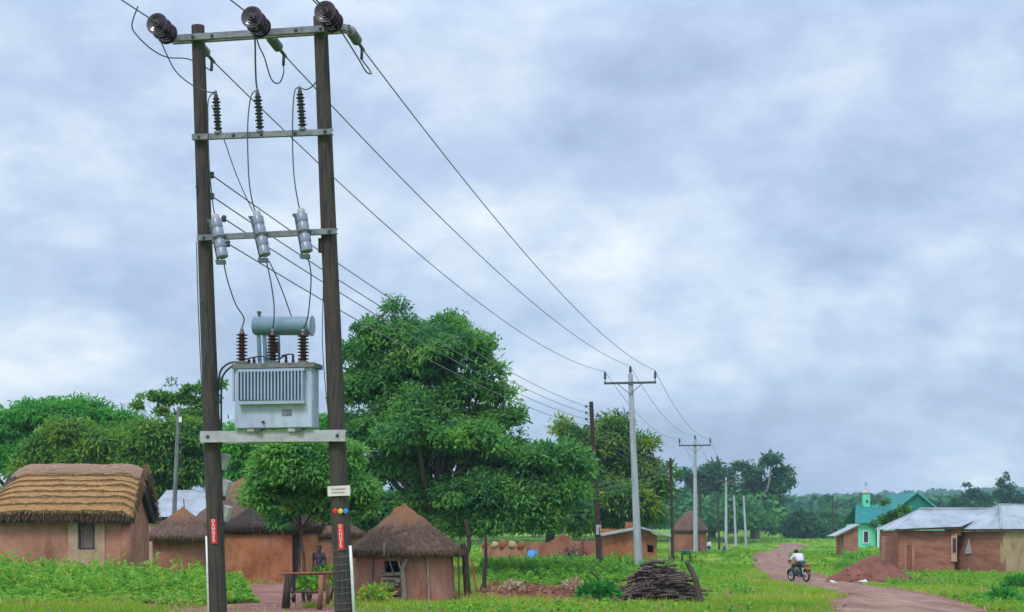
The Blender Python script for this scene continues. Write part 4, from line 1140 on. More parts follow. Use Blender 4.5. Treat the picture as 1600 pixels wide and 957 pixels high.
scrap('crumpled white plastic bag at the front of the earth heap', 1349, 910, 72.6, .18)

# ================================================================== transformer H-frame
FC = Vector((-3.95, 24.0, 0)); FN = Vector((.187, .982, 0)).normalized(); FU = Vector((FN.y, -FN.x, 0))
def F(px, py, off=0.0):
    """point on the plane of the frame (off < 0: towards the camera)"""
    d = Vector(((px - 800) / FP, 1, -(py - HY) / FP)); o = Vector((0, 0, EYE))
    t = ((FC + FN * off - o).dot(FN)) / d.dot(FN)
    return o + d * t
UP = Vector((0, 0, 1))
hf = thing('utility_pole', (FC.x, FC.y, G(FC.x, FC.y)), 'tall frame of two dark timber poles with steel crossarms carrying the transformer', 'utility pole')
def pole_mesh(name, b, t, r0, r1, m, parent, n=20, seg=14, wob=.012):
    b, t = Vector(b), Vector(t); pts, rr = [], []
    for i in range(seg + 1):
        s = i / seg; p = b.lerp(t, s)
        p += Vector((mnoise.noise(Vector((s * 3, b.x, 1))), mnoise.noise(Vector((s * 3, b.x, 7))), 0)) * wob
        pts.append(p); rr.append(r0 + (r1 - r0) * s)
    return MB().tube(pts, rr, n).build(name, m, parent, True, auto=60)
LB, LT = F(342.5, 1003), F(309, 41)
RB, RT = F(540, 1003), F(500.5, 27)
pole_mesh('pole', LB - UP * .2, LT, .140, .102, M['pole_wood'], hf)
pole_mesh('pole', RB - UP * .2, RT, .150, .108, M['pole_wood'], hf)
def lx(py): return 309 + (342.5 - 309) * (py - 41) / (1003 - 41)
def rx_(py): return 500.5 + (540 - 500.5) * (py - 27) / (1003 - 27)
def crossarm(name, p0, p1, off, h, m, bolts, w=.075):
    a, b = F(*p0, off), F(*p1, off)
    o = MB().channel(a, b, w, h, up=UP).build(name, m, hf)
    for bx_ in bolts:
        q = a.lerp(b, bx_) - FN * (w / 2)
        MB().lathe([(.03, -.002), (.03, .006), (.017, .008), (.017, .028), (.008, .03)], q, -FN, 8).build('bolt', M['dark_steel'], o)
    return o
crossarm('crossarm', (268, 61), (541, 43.5), -.15, .095, M['steel'], (.13, .24, .5, .72, .86))
crossarm('crossarm', (270, 64.5), (541, 47), .155, .095, M['steel'], ())
crossarm('crossarm', (301, 215), (520, 206.5), -.16, .085, M['steel'], (.05, .30, .50, .74, .95))
crossarm('crossarm', (309, 372.5), (527, 361.5), -.165, .085, M['steel'], (.05, .95))
b1 = crossarm('platform_beam', (314, 683), (541, 681), -.185, .175, M['pale_steel'], (.055, .945), w=.09)
b2 = crossarm('platform_beam', (316, 685), (541, 683), .185, .175, M['pale_steel'], (), w=.09)
MB().box(F(502, 384, -.10), (.08, .06, .22), (FU, FN, UP)).build('stay_bracket', M['dark_timber'], hf)
# pole-top step irons
for px_, py_ in ((307, 292), (316, 470), (326, 640)):
    MB().tube([F(px_, py_, -.10), F(px_ - 2, py_, -.20)], .009, 6).build('step_nail', M['steel'], hf)
# barbed wire round the right pole, thinner turns on the left one
def wrap_wire(pc, pys, r, n=28, slope=10, rad=.006):
    mb = MB(); pts = []
    for i, py in enumerate(pys):
        for k in range(n):
            a = 2 * math.pi * k / n; py2 = py + (slope * .9) * k / n * (pys[min(i + 1, len(pys) - 1)] - py) / slope
            c = F(pc(py2), py2)
            pts.append(c + (FU * math.cos(a) - FN * math.sin(a)) * r)
    mb.tube(pts, rad, 5); return mb
o = wrap_wire(rx_, [857, 868, 881, 889, 904, 917, 924, 941, 949, 963, 980], .158, rad=.003).build('barbed_wire', M['steel'], hf, True)
o = wrap_wire(lx, [880, 892, 905, 917, 930, 942, 955, 970], .147, rad=.002).build('barbed_wire', M['dark_steel'], hf, True)
# white conduit up both poles
MB().tube([F(323.0, 838, -.03), F(325.0, 900, -.03), F(328, 1003, -.03)], .022, 10).build('conduit', M['pvc'], hf, True)
MB().tube([F(547, 853, -.05), F(550, 900, -.05), F(555, 1003, -.05)], .024, 10).build('conduit', M['pvc'], hf, True)

# ---- signs
def text_mesh(name, s, size, m, parent, origin, u, up, out, depth=.003):
    c = bpy.data.curves.new(name, 'FONT'); c.body = s; c.size = size; c.align_x = 'CENTER'; c.align_y = 'CENTER'; c.extrude = depth
    c.offset = size * .02
    tmp = bpy.data.objects.new('tmp_text', c); scene.collection.objects.link(tmp)
    me = bpy.data.meshes.new_from_object(tmp.evaluated_get(bpy.context.evaluated_depsgraph_get()))
    bpy.data.objects.remove(tmp); bpy.data.curves.remove(c)
    mt = Matrix((u, up, out)).transposed().to_4x4(); mt.translation = origin - world_loc(parent)
    me.transform(mt); me.materials.clear(); me.materials.append(m); me.name = name
    ob = bpy.data.objects.new(name, me); scene.collection.objects.link(ob); ob.parent = parent
    return ob
def danger_plate(px, y0, y1, r, tilt, label):
    c = F(px, (y0 + y1) / 2, -r - .004); h = (F(px, y0, -r) - F(px, y1, -r)).length
    up = (F(px - tilt, y0, -r) - F(px + tilt, y1, -r)).normalized(); u = up.cross(FN).normalized() * -1
    if u.x < 0: u = -u
    out = u.cross(up).normalized()
    if out.y > 0: out = -out
    t = thing('danger_plate', c, label, 'sign', 'red vertical warning plates')
    mb = MB(); w = .095; cv, n = [], 6
    for z_ in (-h / 2, h / 2):
        for w_ in (0, .006):
            for i in range(n + 1):
                x = -w / 2 + w * i / n
                cv.append(c + u * x + up * z_ - out * (.012 * (2 * x / w) ** 2) + out * w_)
    k = n + 1; ff = []
    for i in range(n):
        ff += [(i, i + 1, 2 * k + i + 1, 2 * k + i), (k + i, 3 * k + i, 3 * k + i + 1, k + i + 1), (i, k + i, k + i + 1, i + 1), (2 * k + i, 2 * k + i + 1, 3 * k + i + 1, 3 * k + i)]
    ff += [(0, 2 * k, 3 * k, k), (n, k + n, 3 * k + n, 2 * k + n)]
    mb.add(cv, ff).build('plate', M['sign_red'], t, True, auto=40)
    for i, chr_ in enumerate('DANGER'):
        text_mesh('letter', chr_, .070, M['sign_white'], t, c + up * (h * (.5 - (i + .62) / 6.5)) + out * .008, u, up, out)
danger_plate(334, 811, 850, .132, .7, 'red plate with white stacked letters on the left timber pole')
danger_plate(532.5, 819, 859, .142, .8, 'red plate with white stacked letters on the right timber pole')
# white notice board
c = F(529.5, 767.3, -.16)
t = thing('notice_plate', c, 'white board with two faint red lines across the right timber pole', 'sign')
tl, tr = F(512, 760.5, -.16), F(547, 759, -.16)
u = (tr - tl).normalized(); up = Vector((u.x * -u.z, 0, 1)).normalized(); up = (UP - u * UP.dot(u)).normalized(); out = up.cross(u).normalized()
if out.y > 0: out = -out
MB().box(c, ((tr - tl).length, .012, .155), (u, out, up)).build('plate', M['sign_white'], t)
for row, (z_, n_) in enumerate(((.026, 9), (-.026, 8))):
    x = -.115
    for i in range(n_):
        w = random.uniform(.014, .030)
        if x + w > .115: break
        MB().box(c + u * (x + w / 2) + up * z_ + out * .0075, (w, .002, .022), (u, out, up)).build('print_mark', M['print_red'], t)
        x += w + .006
for px_, m_, nm in ((523.5, 'sign_red', 'red'), (532, 'yellow', 'yellow'), (540, 'blue', 'blue')):
    aa = (px_ - rx_(799)) / 13.5
    q = F(px_, 799, -.142 * math.sqrt(max(.1, 1 - (aa * .75) ** 2)) - .002)
    ob = MB().lathe([(.040, 0), (.040, .006), (.034, .010), (.003, .011)], q, -FN, 18).build('phase_disc', M[m_], None, True, origin=q, auto=40)
    tag(ob, f'small round {nm} phase disc in the row of three on the right pole', 'disc', 'phase colour discs')

# ---- insulators, arresters, fuses
def disc_string(p, q, label, n=3, R0=.17):
    """brown tension discs on the side of the line that comes over the camera"""
    p, q = Vector(p), Vector(q); d = (q - p).normalized(); L = (q - p).length
    t = thing('disc_insulator', p, label, 'insulator', 'brown disc strings on the top crossarm')
    MB().tube([p, q], .016, 6).build('link_rod', M['dark_steel'], t, True)
    for i in range(n):
        c = p + d * (L * (.25 + .62 * i / max(1, n - 1)))
        MB().lathe([(.03, -.075), (.05, -.07), (.055, -.045), (.09, -.035), (R0 * .9, -.005), (R0, .012), (R0 * .97, .026), (R0 * .8, .022), (R0 * .78, .036), (R0 * .6, .026), (R0 * .58, .042), (R0 * .38, .03), (R0 * .36, .05), (.03, .05)], c, d, 28).build('disc', M['porcelain2'], t, True, auto=50)
    return t
LD = Vector((-.19, -1, .035)).normalized()    # direction of the span that passes over the camera
tops = [(F(268, 60, -.19), 'leftmost'), (F(413, 50, -.19), 'middle'), (F(525, 42, -.19), 'rightmost')]
ends = []
for (p, w), (ex, ey) in zip(tops, ((243, 33), (394, 23), (508, 16))):
    q0 = p + LD * .75
    # aim so the string lies along the span
    q = p + LD * .62 + UP * .03
    disc_string(p, q, f'{w} dark brown disc insulator string on the top crossarm')
    ends.append(q)
def tension_insulator(p, q, label):
    p, q = Vector(p), Vector(q); d = (q - p).normalized(); L = (q - p).length
    t = thing('tension_insulator', p, label, 'insulator', 'grey insulators towards the village')
    prof = [(.03, 0), (.035, .05)]
    for i in range(9):
        z_ = .07 + (L - .16) * i / 9
        prof += [(.045, z_), (.082, z_ + .012), (.085, z_ + .02), (.045, z_ + .032)]
    prof += [(.04, L - .06), (.03, L)]
    MB().lathe(prof, p, d, 18).build('shed_stack', M['polymer'], t, True, auto=40)
    MB().box(p, (.05, .05, .10)).build('clevis', M['dark_steel'], t)
    MB().tube([q - d * .02, q + d * .22], .028, 8).build('dead_end_clamp', M['dark_steel'], t, True)
    MB().tube([q + d * .14, q + d * .12 - UP * .19], .024, 8).build('clamp_tail', M['dark_steel'], t, True)
    return t
HD = Vector((.187, .982, 0)).normalized()
hv_start, tails = [], []
for (px, py), w in (((305, 64), 'left'), ((420, 55), 'middle'), ((545, 44.5), 'right')):
    p = F(px, py, .20)
    q = p + HD * .50 + UP * -.085 + FU * .02
    tension_insulator(p, q, {'left': 'grey ribbed tension insulator hidden behind the left pole top', 'middle': 'grey ribbed tension insulator behind the middle of the top crossarm', 'right': 'grey ribbed tension insulator at the right end of the top crossarm'}[w])
    d = (q - p).normalized(); hv_start.append(q + d * .2); tails.append(q + d * .12 - UP * .19)

def arrester(bx_, by, tx_, ty, label):
    p, q = F(bx_, by, -.17), F(tx_, ty, -.17); d = (q - p).normalized(); L = (q - p).length
    t = thing('surge_arrester', p, label, 'arrester', 'ribbed arresters on the second crossarm')
    prof = [(.03, 0), (.034, .03)]; n = 10
    for i in range(n):
        z_ = .05 + (L - .12) * i / n; s = .068 if i % 2 == 0 else .056
        prof += [(.036, z_), (s, z_ + .008), (s, z_ + .014), (.036, z_ + .022)]
    prof += [(.034, L - .06), (.03, L - .04), (.022, L - .03), (.014, L)]
    MB().lathe(prof, p, d, 16).build('shed_stack', M['arrester'], t, True, auto=40)
    MB().box(p - UP * .005, (.09, .11, .03), (FU, FN, UP)).build('base_plate', M['steel'], t)
    MB().lathe([(.02, 0), (.024, .01), (.024, .03), (.012, .045)], q - d * .02, d, 8).build('terminal', M['steel'], t, True)
    return q
arr = [arrester(341, 207, 337, 144, 'leftmost ribbed surge arrester on the second crossarm'), arrester(406.5, 205, 402, 141, 'middle ribbed surge arrester on the second crossarm'), arrester(473, 201.5, 468, 137, 'rightmost ribbed surge arrester on the second crossarm')]

def cutout(tx_, ty, bx_, by, label):
    a, b = F(tx_, ty, -.26), F(bx_, by, -.34); d = (b - a).normalized(); L = (b - a).length
    t = thing('fuse_cutout', F((tx_ + bx_) / 2, (ty + by) / 2, -.2), label, 'fuse', 'drop-out fuses on the third crossarm')
    def body(z0, z1, r):
        prof = [(r * .55, z0)]; n = 2
        for i in range(n):
            z_ = z0 + (z1 - z0) * (i + .08) / n; z2 = z0 + (z1 - z0) * (i + .85) / n
            prof += [(r * .93, z_), (r, z_ + .01), (r, z2), (r * .93, z2 + .006)]
        prof += [(r * .55, z1)]; return prof
    MB().lathe(body(.06, L * .47, .088), a, d, 20).build('upper_insulator', M['cutout'], t, True, auto=40)
    MB().lathe(body(L * .50, L * .88, .088), a, d, 20).build('lower_insulator', M['cutout'], t, True, auto=40)
    MB().lathe([(.06, L * .46), (.06, L * .51)], a, d, 14).build('mounting_band', M['steel'], t, True, auto=40)
    MB().bar(a + d * (L * .485) + FN * .05, F((tx_ + bx_) / 2, (ty + by) / 2 - 2, -.19), .05, .05).build('bracket', M['steel'], t)
    o = -FU * .105 - FN * .03
    MB().tube([a + d * .10 + o * .95, b - d * .02 + o * .75], .017, 8).build('fuse_tube', M['dark_steel'], t, True)
    MB().lathe([(.05, -.01), (.06, .02), (.05, .07)], a, d, 12).build('top_cap', M['pale_steel'], t, True, auto=40)
    MB().box(a + d * .09 + o * .6, (.14, .05, .05), (FU, FN, d)).build('top_contact', M['dark_steel'], t)
    MB().box(b - d * .03 + o * .4, (.15, .06, .07), (FU, FN, d)).build('hinge', M['dark_steel'], t)
    return a, b
cut = [cutout(336.5, 337, 350, 413, 'leftmost grey drop-out fuse on the third crossarm'), cutout(401, 332, 416.5, 410, 'middle grey drop-out fuse on the third crossarm'), cutout(470, 328, 481.5, 404, 'rightmost grey drop-out fuse on the third crossarm')]

# ---- transformer
TO = -.02
tc0 = F(429, 676, TO)
tr = thing('transformer', tc0, 'pale blue-grey distribution transformer with cooling fins on the pole platform', 'transformer')
TAX = (FU, FN, UP)
def tbox(x0, x1, y0, y1, off, depth, name, m, parent=None, bev=0):
    a, b = F(x0, y0, off), F(x1, y1, off); c = (a + b) / 2 + FN * (depth / 2)
    w = abs((b - a).dot(FU)); h = abs(b.z - a.z)
    return MB().box(c, (w, depth, h), TAX).build(name, m, parent or tr)
FRONT = -.30
tank = tbox(366.5, 487, 573, 668, FRONT, .36, 'tank', M['tank'])
bv = tank.modifiers.new('bevel', 'BEVEL'); bv.width = .012; bv.segments = 2
lid = tbox(362, 490, 569, 573.5, FRONT - .05, .46, 'lid', M['lid'])
rad = tbox(371.5, 475, 577.5, 579.5, FRONT - .10, .10, 'radiator_header', M['fin'])
rad2 = tbox(371.5, 475, 627, 630.5, FRONT - .10, .10, 'radiator_header', M['fin'])
for k in range(20):
    x = 373.5 + (473 - 373.5) * k / 19
    a, b = F(x, 580.5, FRONT - .055), F(x, 626, FRONT - .055)
    MB().box((a + b) / 2, (.024, .115, abs(a.z - b.z) - .006), TAX).build('cooling_fin', M['fin'], rad)
for side, xx in ((-1, 366.5), (1, 487)):
    for k in range(6):
        q = F(xx, 602, FRONT + .04 + .052 * k) + FU * (.015 * side)
        MB().box(q, (.03, .025, .50), TAX).build('side_fin', M['fin'], tank)
# dull rear radiator
tbox(371.5, 475, 577.5, 630, .07, .10, 'rear_radiator', M['fin'])
for x in (395, 459): 
    f_ = tbox(x - 9, x + 9, 668.3, 674.2, FRONT + .02, .44, 'skid', M['pale_steel'])
for x in (402, 466): tbox(x - 5, x + 5, 668.6, 674, FRONT - .004, .02, 'skid_shadow_gap', M['dark_steel'])  # dark boxes painting in the shaded gap beside each skid, no real blocks
MB().box(F(448, 645, FRONT - .004), (.16, .006, .10), TAX).build('rating_plate', M['steel'], tank)
MB().lathe([(.022, 0), (.022, .05), (.014, .06)], F(412, 660, FRONT), -FN, 8).build('drain_plug', M['dark_steel'], tank, True)
# conservator
ca, cb = F(398, 509.5, .10), F(486, 509.5, .10)
cd = (cb - ca).normalized(); CL = (cb - ca).length; cr = .148
MB().lathe([(cr * .5, -.015), (cr * .9, -.008), (cr, .015), (cr, CL - .03), (cr * .98, CL)], ca, cd, 28).build('conservator', M['conservator'], tr, True, auto=40)
MB().lathe([(cr * 1.10, CL), (cr * 1.10, CL + .022), (cr * .9, CL + .03)], ca, cd, 28).build('end_flange', M['tank'], tr, True, auto=40)
MB().lathe([(.025, 0), (.025, .05), (.035, .055), (.035, .08)], F(405, 495, .1), UP, 10).build('filler_cap', M['dark_steel'], tr, True, auto=40)
for px in (404, 413, 420): MB().bar(F(px + (3 if px == 420 else 0), 524, .08), F(px - (2 if px == 420 else 0) + 2, 569, .08), .05, .05, up=FN).build('conservator_support', M['conservator'], tr)
MB().tube(smooth_path([F(435, 524, .05), F(436, 540, .05), F(436, 569, .05)]), .02, 8).build('oil_pipe', M['conservator'], tr, True)
MB().lathe([(.035, 0), (.04, .01), (.04, .16), (.03, .18)], F(434, 552, -.02), UP, 12).build('breather', M['polymer'], tr, True, auto=40)
# bushings
bush = []
for tx_, ty, bx_, by in ((378, 512, 378, 569), (426, 514, 426.5, 569), (473.5, 514, 474, 569)):
    p, q = F(bx_, by, -.16), F(tx_, ty, -.16); d = (q - p).normalized(); L = (q - p).length
    MB().lathe([(.085, 0), (.085, .03), (.06, .045)], p, d, 16).build('bushing_collar', M['lid'], tr, True, auto=40)
    prof = [(.05, .03)]; n = 8
    for i in range(n):
        z_ = .06 + (L - .14) * i / n
        prof += [(.042, z_), (.088, z_ + .012), (.09, z_ + .020), (.044, z_ + .036)]
    prof += [(.038, L - .07), (.02, L - .05)]
    bo = MB().lathe(prof, p, d, 20).build('bushing', M['porcelain'], tr, True, auto=40)
    MB().lathe([(.018, L - .06), (.028, L - .045), (.028, L - .02), (.012, L)], p, d, 10).build('terminal', M['steel'], bo, True, auto=40)
    bush.append(q)
for k, (px, h) in enumerate(((389, 7), (397, 9), (447, 13), (458, 15), (468, 9))):
    MB().lathe([(.035, 0), (.03, .02), (.022, .03), (.03, .045), (.022, .06), (.02, h / 100)], F(px, 569, .06), UP, 10).build('low_voltage_bushing', M['porcelain2'], tr, True, auto=40)
for pts in ([F(437, 561, .0), F(445, 557, .0), F(446, 566, .03)], [F(440, 556, .05), F(452, 554, .05), F(458, 555, .04), F(458, 566, .04)], [F(383, 562, .02), F(395, 559, .02), F(410, 557, .02), F(418, 560, .02)]):
    MB().tube(smooth_path(pts), .012, 6).build('lead', M['cable'], tr, True)

# grey switch boxes stacked on the far side of the left pole
for i, (px, py) in enumerate(((349.5, 722), (352, 763), (352.5, 803))):
    c = F(px, py, .12)
    ax = Vector(FU * .93 - UP * .30).normalized(); up = Vector(UP * .95 + FU * -.30).normalized(); up = (up - ax * up.dot(ax)).normalized()
    t = thing('fuse_switch', c, f'{("upper", "middle", "lower")[i]} pale grey fuse switch behind the left pole below the platform', 'fuse switch', 'fuse switches behind the left pole')
    ob = MB().box(c, (.13, .16, .26), (ax, FN, up)).build('housing', M['pale_steel'], t)
    bv = ob.modifiers.new('bevel', 'BEVEL'); bv.width = .02; bv.segments = 2
    MB().box(c - up * .16 + ax * .02, (.05, .08, .07), (ax, FN, up)).build('handle', M['dark_steel'], t)
    MB().box(c - ax * .09, (.06, .05, .06), (ax, FN, up)).build('bracket', M['steel'], t)

# ---- jumpers and leads
def lead(label, pts, r=.010, m='cable', cat='cable', group='leads on the transformer frame'):
    sp = smooth_path(pts, 7); b = Vector(sp[0])
    ob = MB().tube(sp, r, 6).build('cable', M[m], None, True, origin=b)
    return tag(ob, label, cat, group)
CL_ = [ends[0] + LD * .15, ends[1] + LD * .15, ends[2] + LD * .15]
lead('cable from the left disc string down to the left surge arrester', [ends[0] + LD * .1 - UP * .02, F(258, 80, -.6), F(275, 112, -.35), F(300, 133, -.25), F(325, 144, -.2), arr[0]])
lead('jumper looping left of the frame behind the left pole top', [ends[0] + LD * .62, F(206, 40, -.9), F(216, 58, -.8), F(238, 78, -.5), F(262, 90, -.1), F(296, 93, .2), tails[0]])
lead('cable from the middle disc string down to the middle arrester', [ends[1] - UP * .02, F(398, 60, -.4), F(399, 95, -.3), F(400, 125, -.2), arr[1]], r=.014)
lead('jumper loop hanging under the middle of the top crossarm', [ends[1] - UP * .02, F(404, 70, -.3), F(413, 90, -.1), F(424, 124, .2), F(436, 130, .4), F(443, 115, .5), tails[1]], r=.011)
lead('cable curving behind the right pole top to the right arrester', [ends[2] - UP * .02, F(507, 60, -.3), F(503, 100, -.25), F(494, 128, -.22), F(480, 140, -.2), arr[2]])
lead('jumper loop hanging past the right end of the top crossarm', [ends[2] + LD * .6, F(517, 25, -.5), F(540, 60, -.1), F(560, 92, .3), F(572, 112, .5), F(580, 114, .6), tails[2]], r=.012)
for i, w in enumerate(('left', 'middle', 'right')):
    s = arr[i]; a, b = cut[i]; q = bush[i]
    mids = {0: [F(326, 155, -.25), F(325, 190, -.25), F(327, 260, -.28), F(333, 322, -.28)], 1: [F(392, 152, -.2), F(387, 200, -.25), F(389, 280, -.28), F(396, 322, -.28)], 2: [F(460, 145, -.2), F(457, 200, -.25), F(459, 270, -.28), F(466, 318, -.28)]}[i]
    lead(f'long cable from the {w} arrester down to the {w} drop-out fuse', [s] + mids + [a - UP * .0])
    mids = {0: [F(356, 440, -.3), F(368, 475, -.25), F(381, 497, -.2)], 1: [F(423, 440, -.3), F(428, 475, -.22), F(428, 500, -.18)], 2: [F(486, 430, -.3), F(484, 470, -.25), F(480, 500, -.2)]}[i]
    lead(f'cable from the {w} drop-out fuse down to the {w} bushing', [b] + mids + [q])
lead('thin cable slanting across between the left and middle arrester cables', [F(331, 165, -.1), F(350, 218, -.1), F(370, 275, -.1), F(395, 330, -.2), F(402, 333, -.24)], r=.008)
lead('thin cable with clips slanting from the middle fuse to the conservator', [F(420, 408, -.3), F(430, 428, -.2), F(443, 460, 0), F(456, 497, .1)], r=.009)
lead('thin cable hugging the left side of the left pole', [F(307, 378, -.05), F(309, 460, -.05), F(313, 560, -.05), F(317, 640, -.05), F(321, 760, -.05), F(327, 842, -.03)], r=.008)
lead('thin cable down the inner side of the right pole', [F(504, 385, -.05), F(505, 450, -.05), F(504, 540, -.05), F(512, 640, -.05), F(518, 675, -.1)], r=.007)
lead('thick cable bowing from the transformer lid to the left pole', [F(372, 566, .05), F(358, 568, .1), F(346, 578, .15), F(342, 595, .15), F(341, 640, .15), F(346, 690, .14)], r=.016)
lead('second thick cable bowing from the lid to the left pole', [F(374, 568, .1), F(362, 573, .18), F(350, 585, .2), F(346, 605, .2), F(346, 700, .17)], r=.016)

# ================================================================== other poles
def tee_pole(name, label, loc, h, lean, arm=2.55, group='concrete line poles along the road'):
    t = thing(name, loc, label, 'utility pole', group); b = Vector(loc); top = b + Vector((lean, 0, h))
    pole_mesh('pole', b - UP * .3, top - UP * .15, .20, .115, M['concrete'], t, 14, 8, .0)
    d = (top - b) / h; a = top - UP * .60
    MB().bar(a - FU * arm / 2 - FN * .13, a + FU * arm / 2 - FN * .13, .08, .11).build('crossarm', M['dark_steel'], t)
    pins = []
    for s in (-1, 1):
        p = a + FU * (s * (arm / 2 - .05)) - FN * .13
        MB().lathe([(.03, .04), (.025, .2), (.06, .22), (.075, .30), (.05, .34), (.07, .38), (.06, .46), (.03, .58)], p, UP, 10).build('pin_insulator', M['dark_steel'], t, True, auto=50)
        MB().bar(a + FU * (s * .62) - FN * .14 - UP * .03, a - UP * .55 - FN * .13, .04, .04).build('brace', M['steel'], t)
        pins.append(p + UP * .58)
    MB().lathe([(.05, -.15), (.03, -.05), (.07, 0), (.08, .08), (.05, .12), (.07, .17), (.05, .24), (.02, .3)], top - UP * .05, UP, 10).build('pin_insulator', M['dark_steel'], t, True, auto=50)
    return [pins[0], top + UP * .22, pins[1]]
tp1 = tee_pole('line_pole', 'nearest grey concrete line pole behind the firewood stack', (X(998, 75), 75, G(X(998, 75), 75)), 9.5, -.41)
tp2 = tee_pole('line_pole', 'second grey concrete line pole beside the domed hut', (X(1087, 123), 123, G(X(1087, 123), 123)), 9.25, -.06)
tp3 = tee_pole('line_pole', 'third grey concrete line pole in front of the far big tree', (X(1134.5, 187), 187, G(X(1134.5, 187), 187)), 9.1, 0, 2.2)
# far twin pole
Yt = 228.0
t = thing('twin_pole', (X(1155, Yt), Yt, G(X(1155, Yt), Yt)), 'far pair of slim concrete poles joined by a crossbar', 'utility pole')
tops_ = []
for px0, px1 in ((1150, 1147), (1166, 1162)):
    b = Vector((X(px0, Yt), Yt, G(X(px0, Yt), Yt))); tp = P(px1, 775, Yt)
    pole_mesh('pole', b - UP * .3, tp, .20, .14, M['concrete'], t, 10, 4, 0); tops_.append(tp)
MB().bar(tops_[0] - Vector((1.2, 0, .3)), tops_[1] + Vector((.6, 0, .0)) - UP * .3, .12, .15).build('crossarm', M['dark_steel'], t)
MB().bar(tops_[0] - Vector((1.2, 0, .3)), P(1133, 785, Yt), .1, .1).build('side_arm', M['dark_steel'], t)

def wood_pole(label, b, tpx, tpy, Y, r0, r1, ins=True, m='dark_timber'):
    bx_, by_ = b; base = Vector((X(bx_, Y), Y, G(X(bx_, Y), Y))); tp = P(tpx, tpy, Y)
    t = thing('wooden_pole', base, label, 'utility pole', 'timber poles of the village line')
    pole_mesh('shaft', base - UP * .3, tp, r0, r1, M[m], t, 12, 10, .02)
    out = []
    if ins:
        for i in range(4):
            q = tp - UP * (.22 + .30 * i) + (base - tp).normalized() * 0
            q = q + (base - tp) * ((.22 + .3 * i) / (tp - base).length) * 0
            p = q - Vector((.24, .05, 0))
            MB().tube([q, p], .018, 6).build('bracket', M['dark_steel'], t, True)
            MB().lathe([(.03, -.06), (.05, -.03), (.035, 0), (.05, .03), (.03, .06)], p, UP, 8).build('reel_insulator', M['dark_steel'], t, True)
            out.append(p)
    return t, out, tp
wp1, wi1, wt1 = wood_pole('tall dark timber pole with white tag between the big tree and the shed', (938, 890), 923.5, 628, 72, .14, .095)
MB().box(P(935.3, 828, 71.84), (.24, .03, .46)).build('tag_plate', M['pale_steel'], wp1)
MB().box(P(937, 829, 71.81), (.05, .02, .30)).build('tag_mark', M['shutter_dark'], wp1)
wp2, wi2, wt2 = wood_pole('thin dark timber pole right of the shed veranda', (1052, 868), 1047.5, 716, 106, .13, .085)
wp3, wi3, wt3 = wood_pole('dark timber pole just right of the second concrete pole', (1096, 864), 1093, 742, 150, .14, .10, False)
wp4, wi4, wt4 = wood_pole('far thin timber pole left of the third concrete pole', (1124, 864), 1121, 770, 188, .14, .10, False)
wood_pole('far timber pole alone against the wooded ridge', (1302, 850), 1301, 775, 285, .16, .12, False)
wood_pole('short timber pole rising behind the church roof', (1467, 838), 1467, 786, 200, .16, .15, False)
M['grey_pole'] = mat('weathered_grey_pole', [(.10, .105, .11), (.17, .18, .185), (.25, .26, .26)], 5, .9, .3, (4, 4, .4))
gp, gi, gt = wood_pole('slim grey pole between the thatched house and left timber pole', (267.5, 872), 279, 636, 62, .11, .07, False, 'grey_pole')
MB().box(gt - UP * .52 + Vector((.08, -.05, 0)), (.12, .06, .22)).build('white_fitting', M['pvc'], gp)
MB().tube([gt - UP * .6 + Vector((.05, .12, 0)), gt - UP * .6 + Vector((.08, .12, -2.6))], .012, 5).build('drop_cable', M['conductor'], gp, True)

# ================================================================== overhead lines
def span(label, a, b, sag, r=.011, m='conductor', group='overhead conductors', n=26):
    a, b = Vector(a), Vector(b)
    pts = [a.lerp(b, i / n) - UP * (4 * sag * (i / n) * (1 - i / n)) for i in range(n + 1)]
    ob = MB().tube(pts, r, 5).build('power_line', M[m], None, True, origin=a)
    return tag(ob, label, 'power line', group)
ws = ('left', 'middle', 'right')
for i in range(3):
    span(f'{ws[i]} high wire from the frame to the first concrete pole', hv_start[i], tp1[i], (.95, .75, .80)[i], .0115)
    span(f'{ws[i]} high wire from the first to the second concrete pole', tp1[i], tp2[i], .9, .012)
    span(f'{ws[i]} high wire from the second to the third concrete pole', tp2[i], tp3[i], 1.0, .013)
    q = ends[i]; far_ = q + Vector((-.19, -1, 0)).normalized() * 48 + UP * .3
    span(f'{ws[i]} high wire leaving the top of the picture from the disc strings', q, far_, .8, .0115)
lv0 = [F(331, 274, .13), F(331, 307, .13), F(350, 342, .25), F(356, 381, .30)]
for i in range(4):
    MB().tube([F(lx(274), 274 + 35 * i, .05), lv0[i]], .014, 6).build('wire_hook', M['dark_steel'], hf, True)
    MB().lathe([(.03, -.05), (.045, -.02), (.03, 0), (.045, .02), (.03, .05)], lv0[i], UP, 8).build('reel_insulator', M['dark_steel'], hf, True)
    nm = ('top', 'second', 'third', 'lowest')[i]
    span(f'{nm} of the four village wires from the left pole to the tall timber pole', lv0[i], wi1[i], .42, .011)
    span(f'{nm} village wire from the tall timber pole to the thin timber pole', wi1[i], wi2[i], .5, .012)
    if i < 3: span(f'{("top", "second", "lowest")[i]} of three wires crossing in front of the back tree', wi2[i] - UP * .5, P(800, 770 + 9 * i, 76), .3, .013)

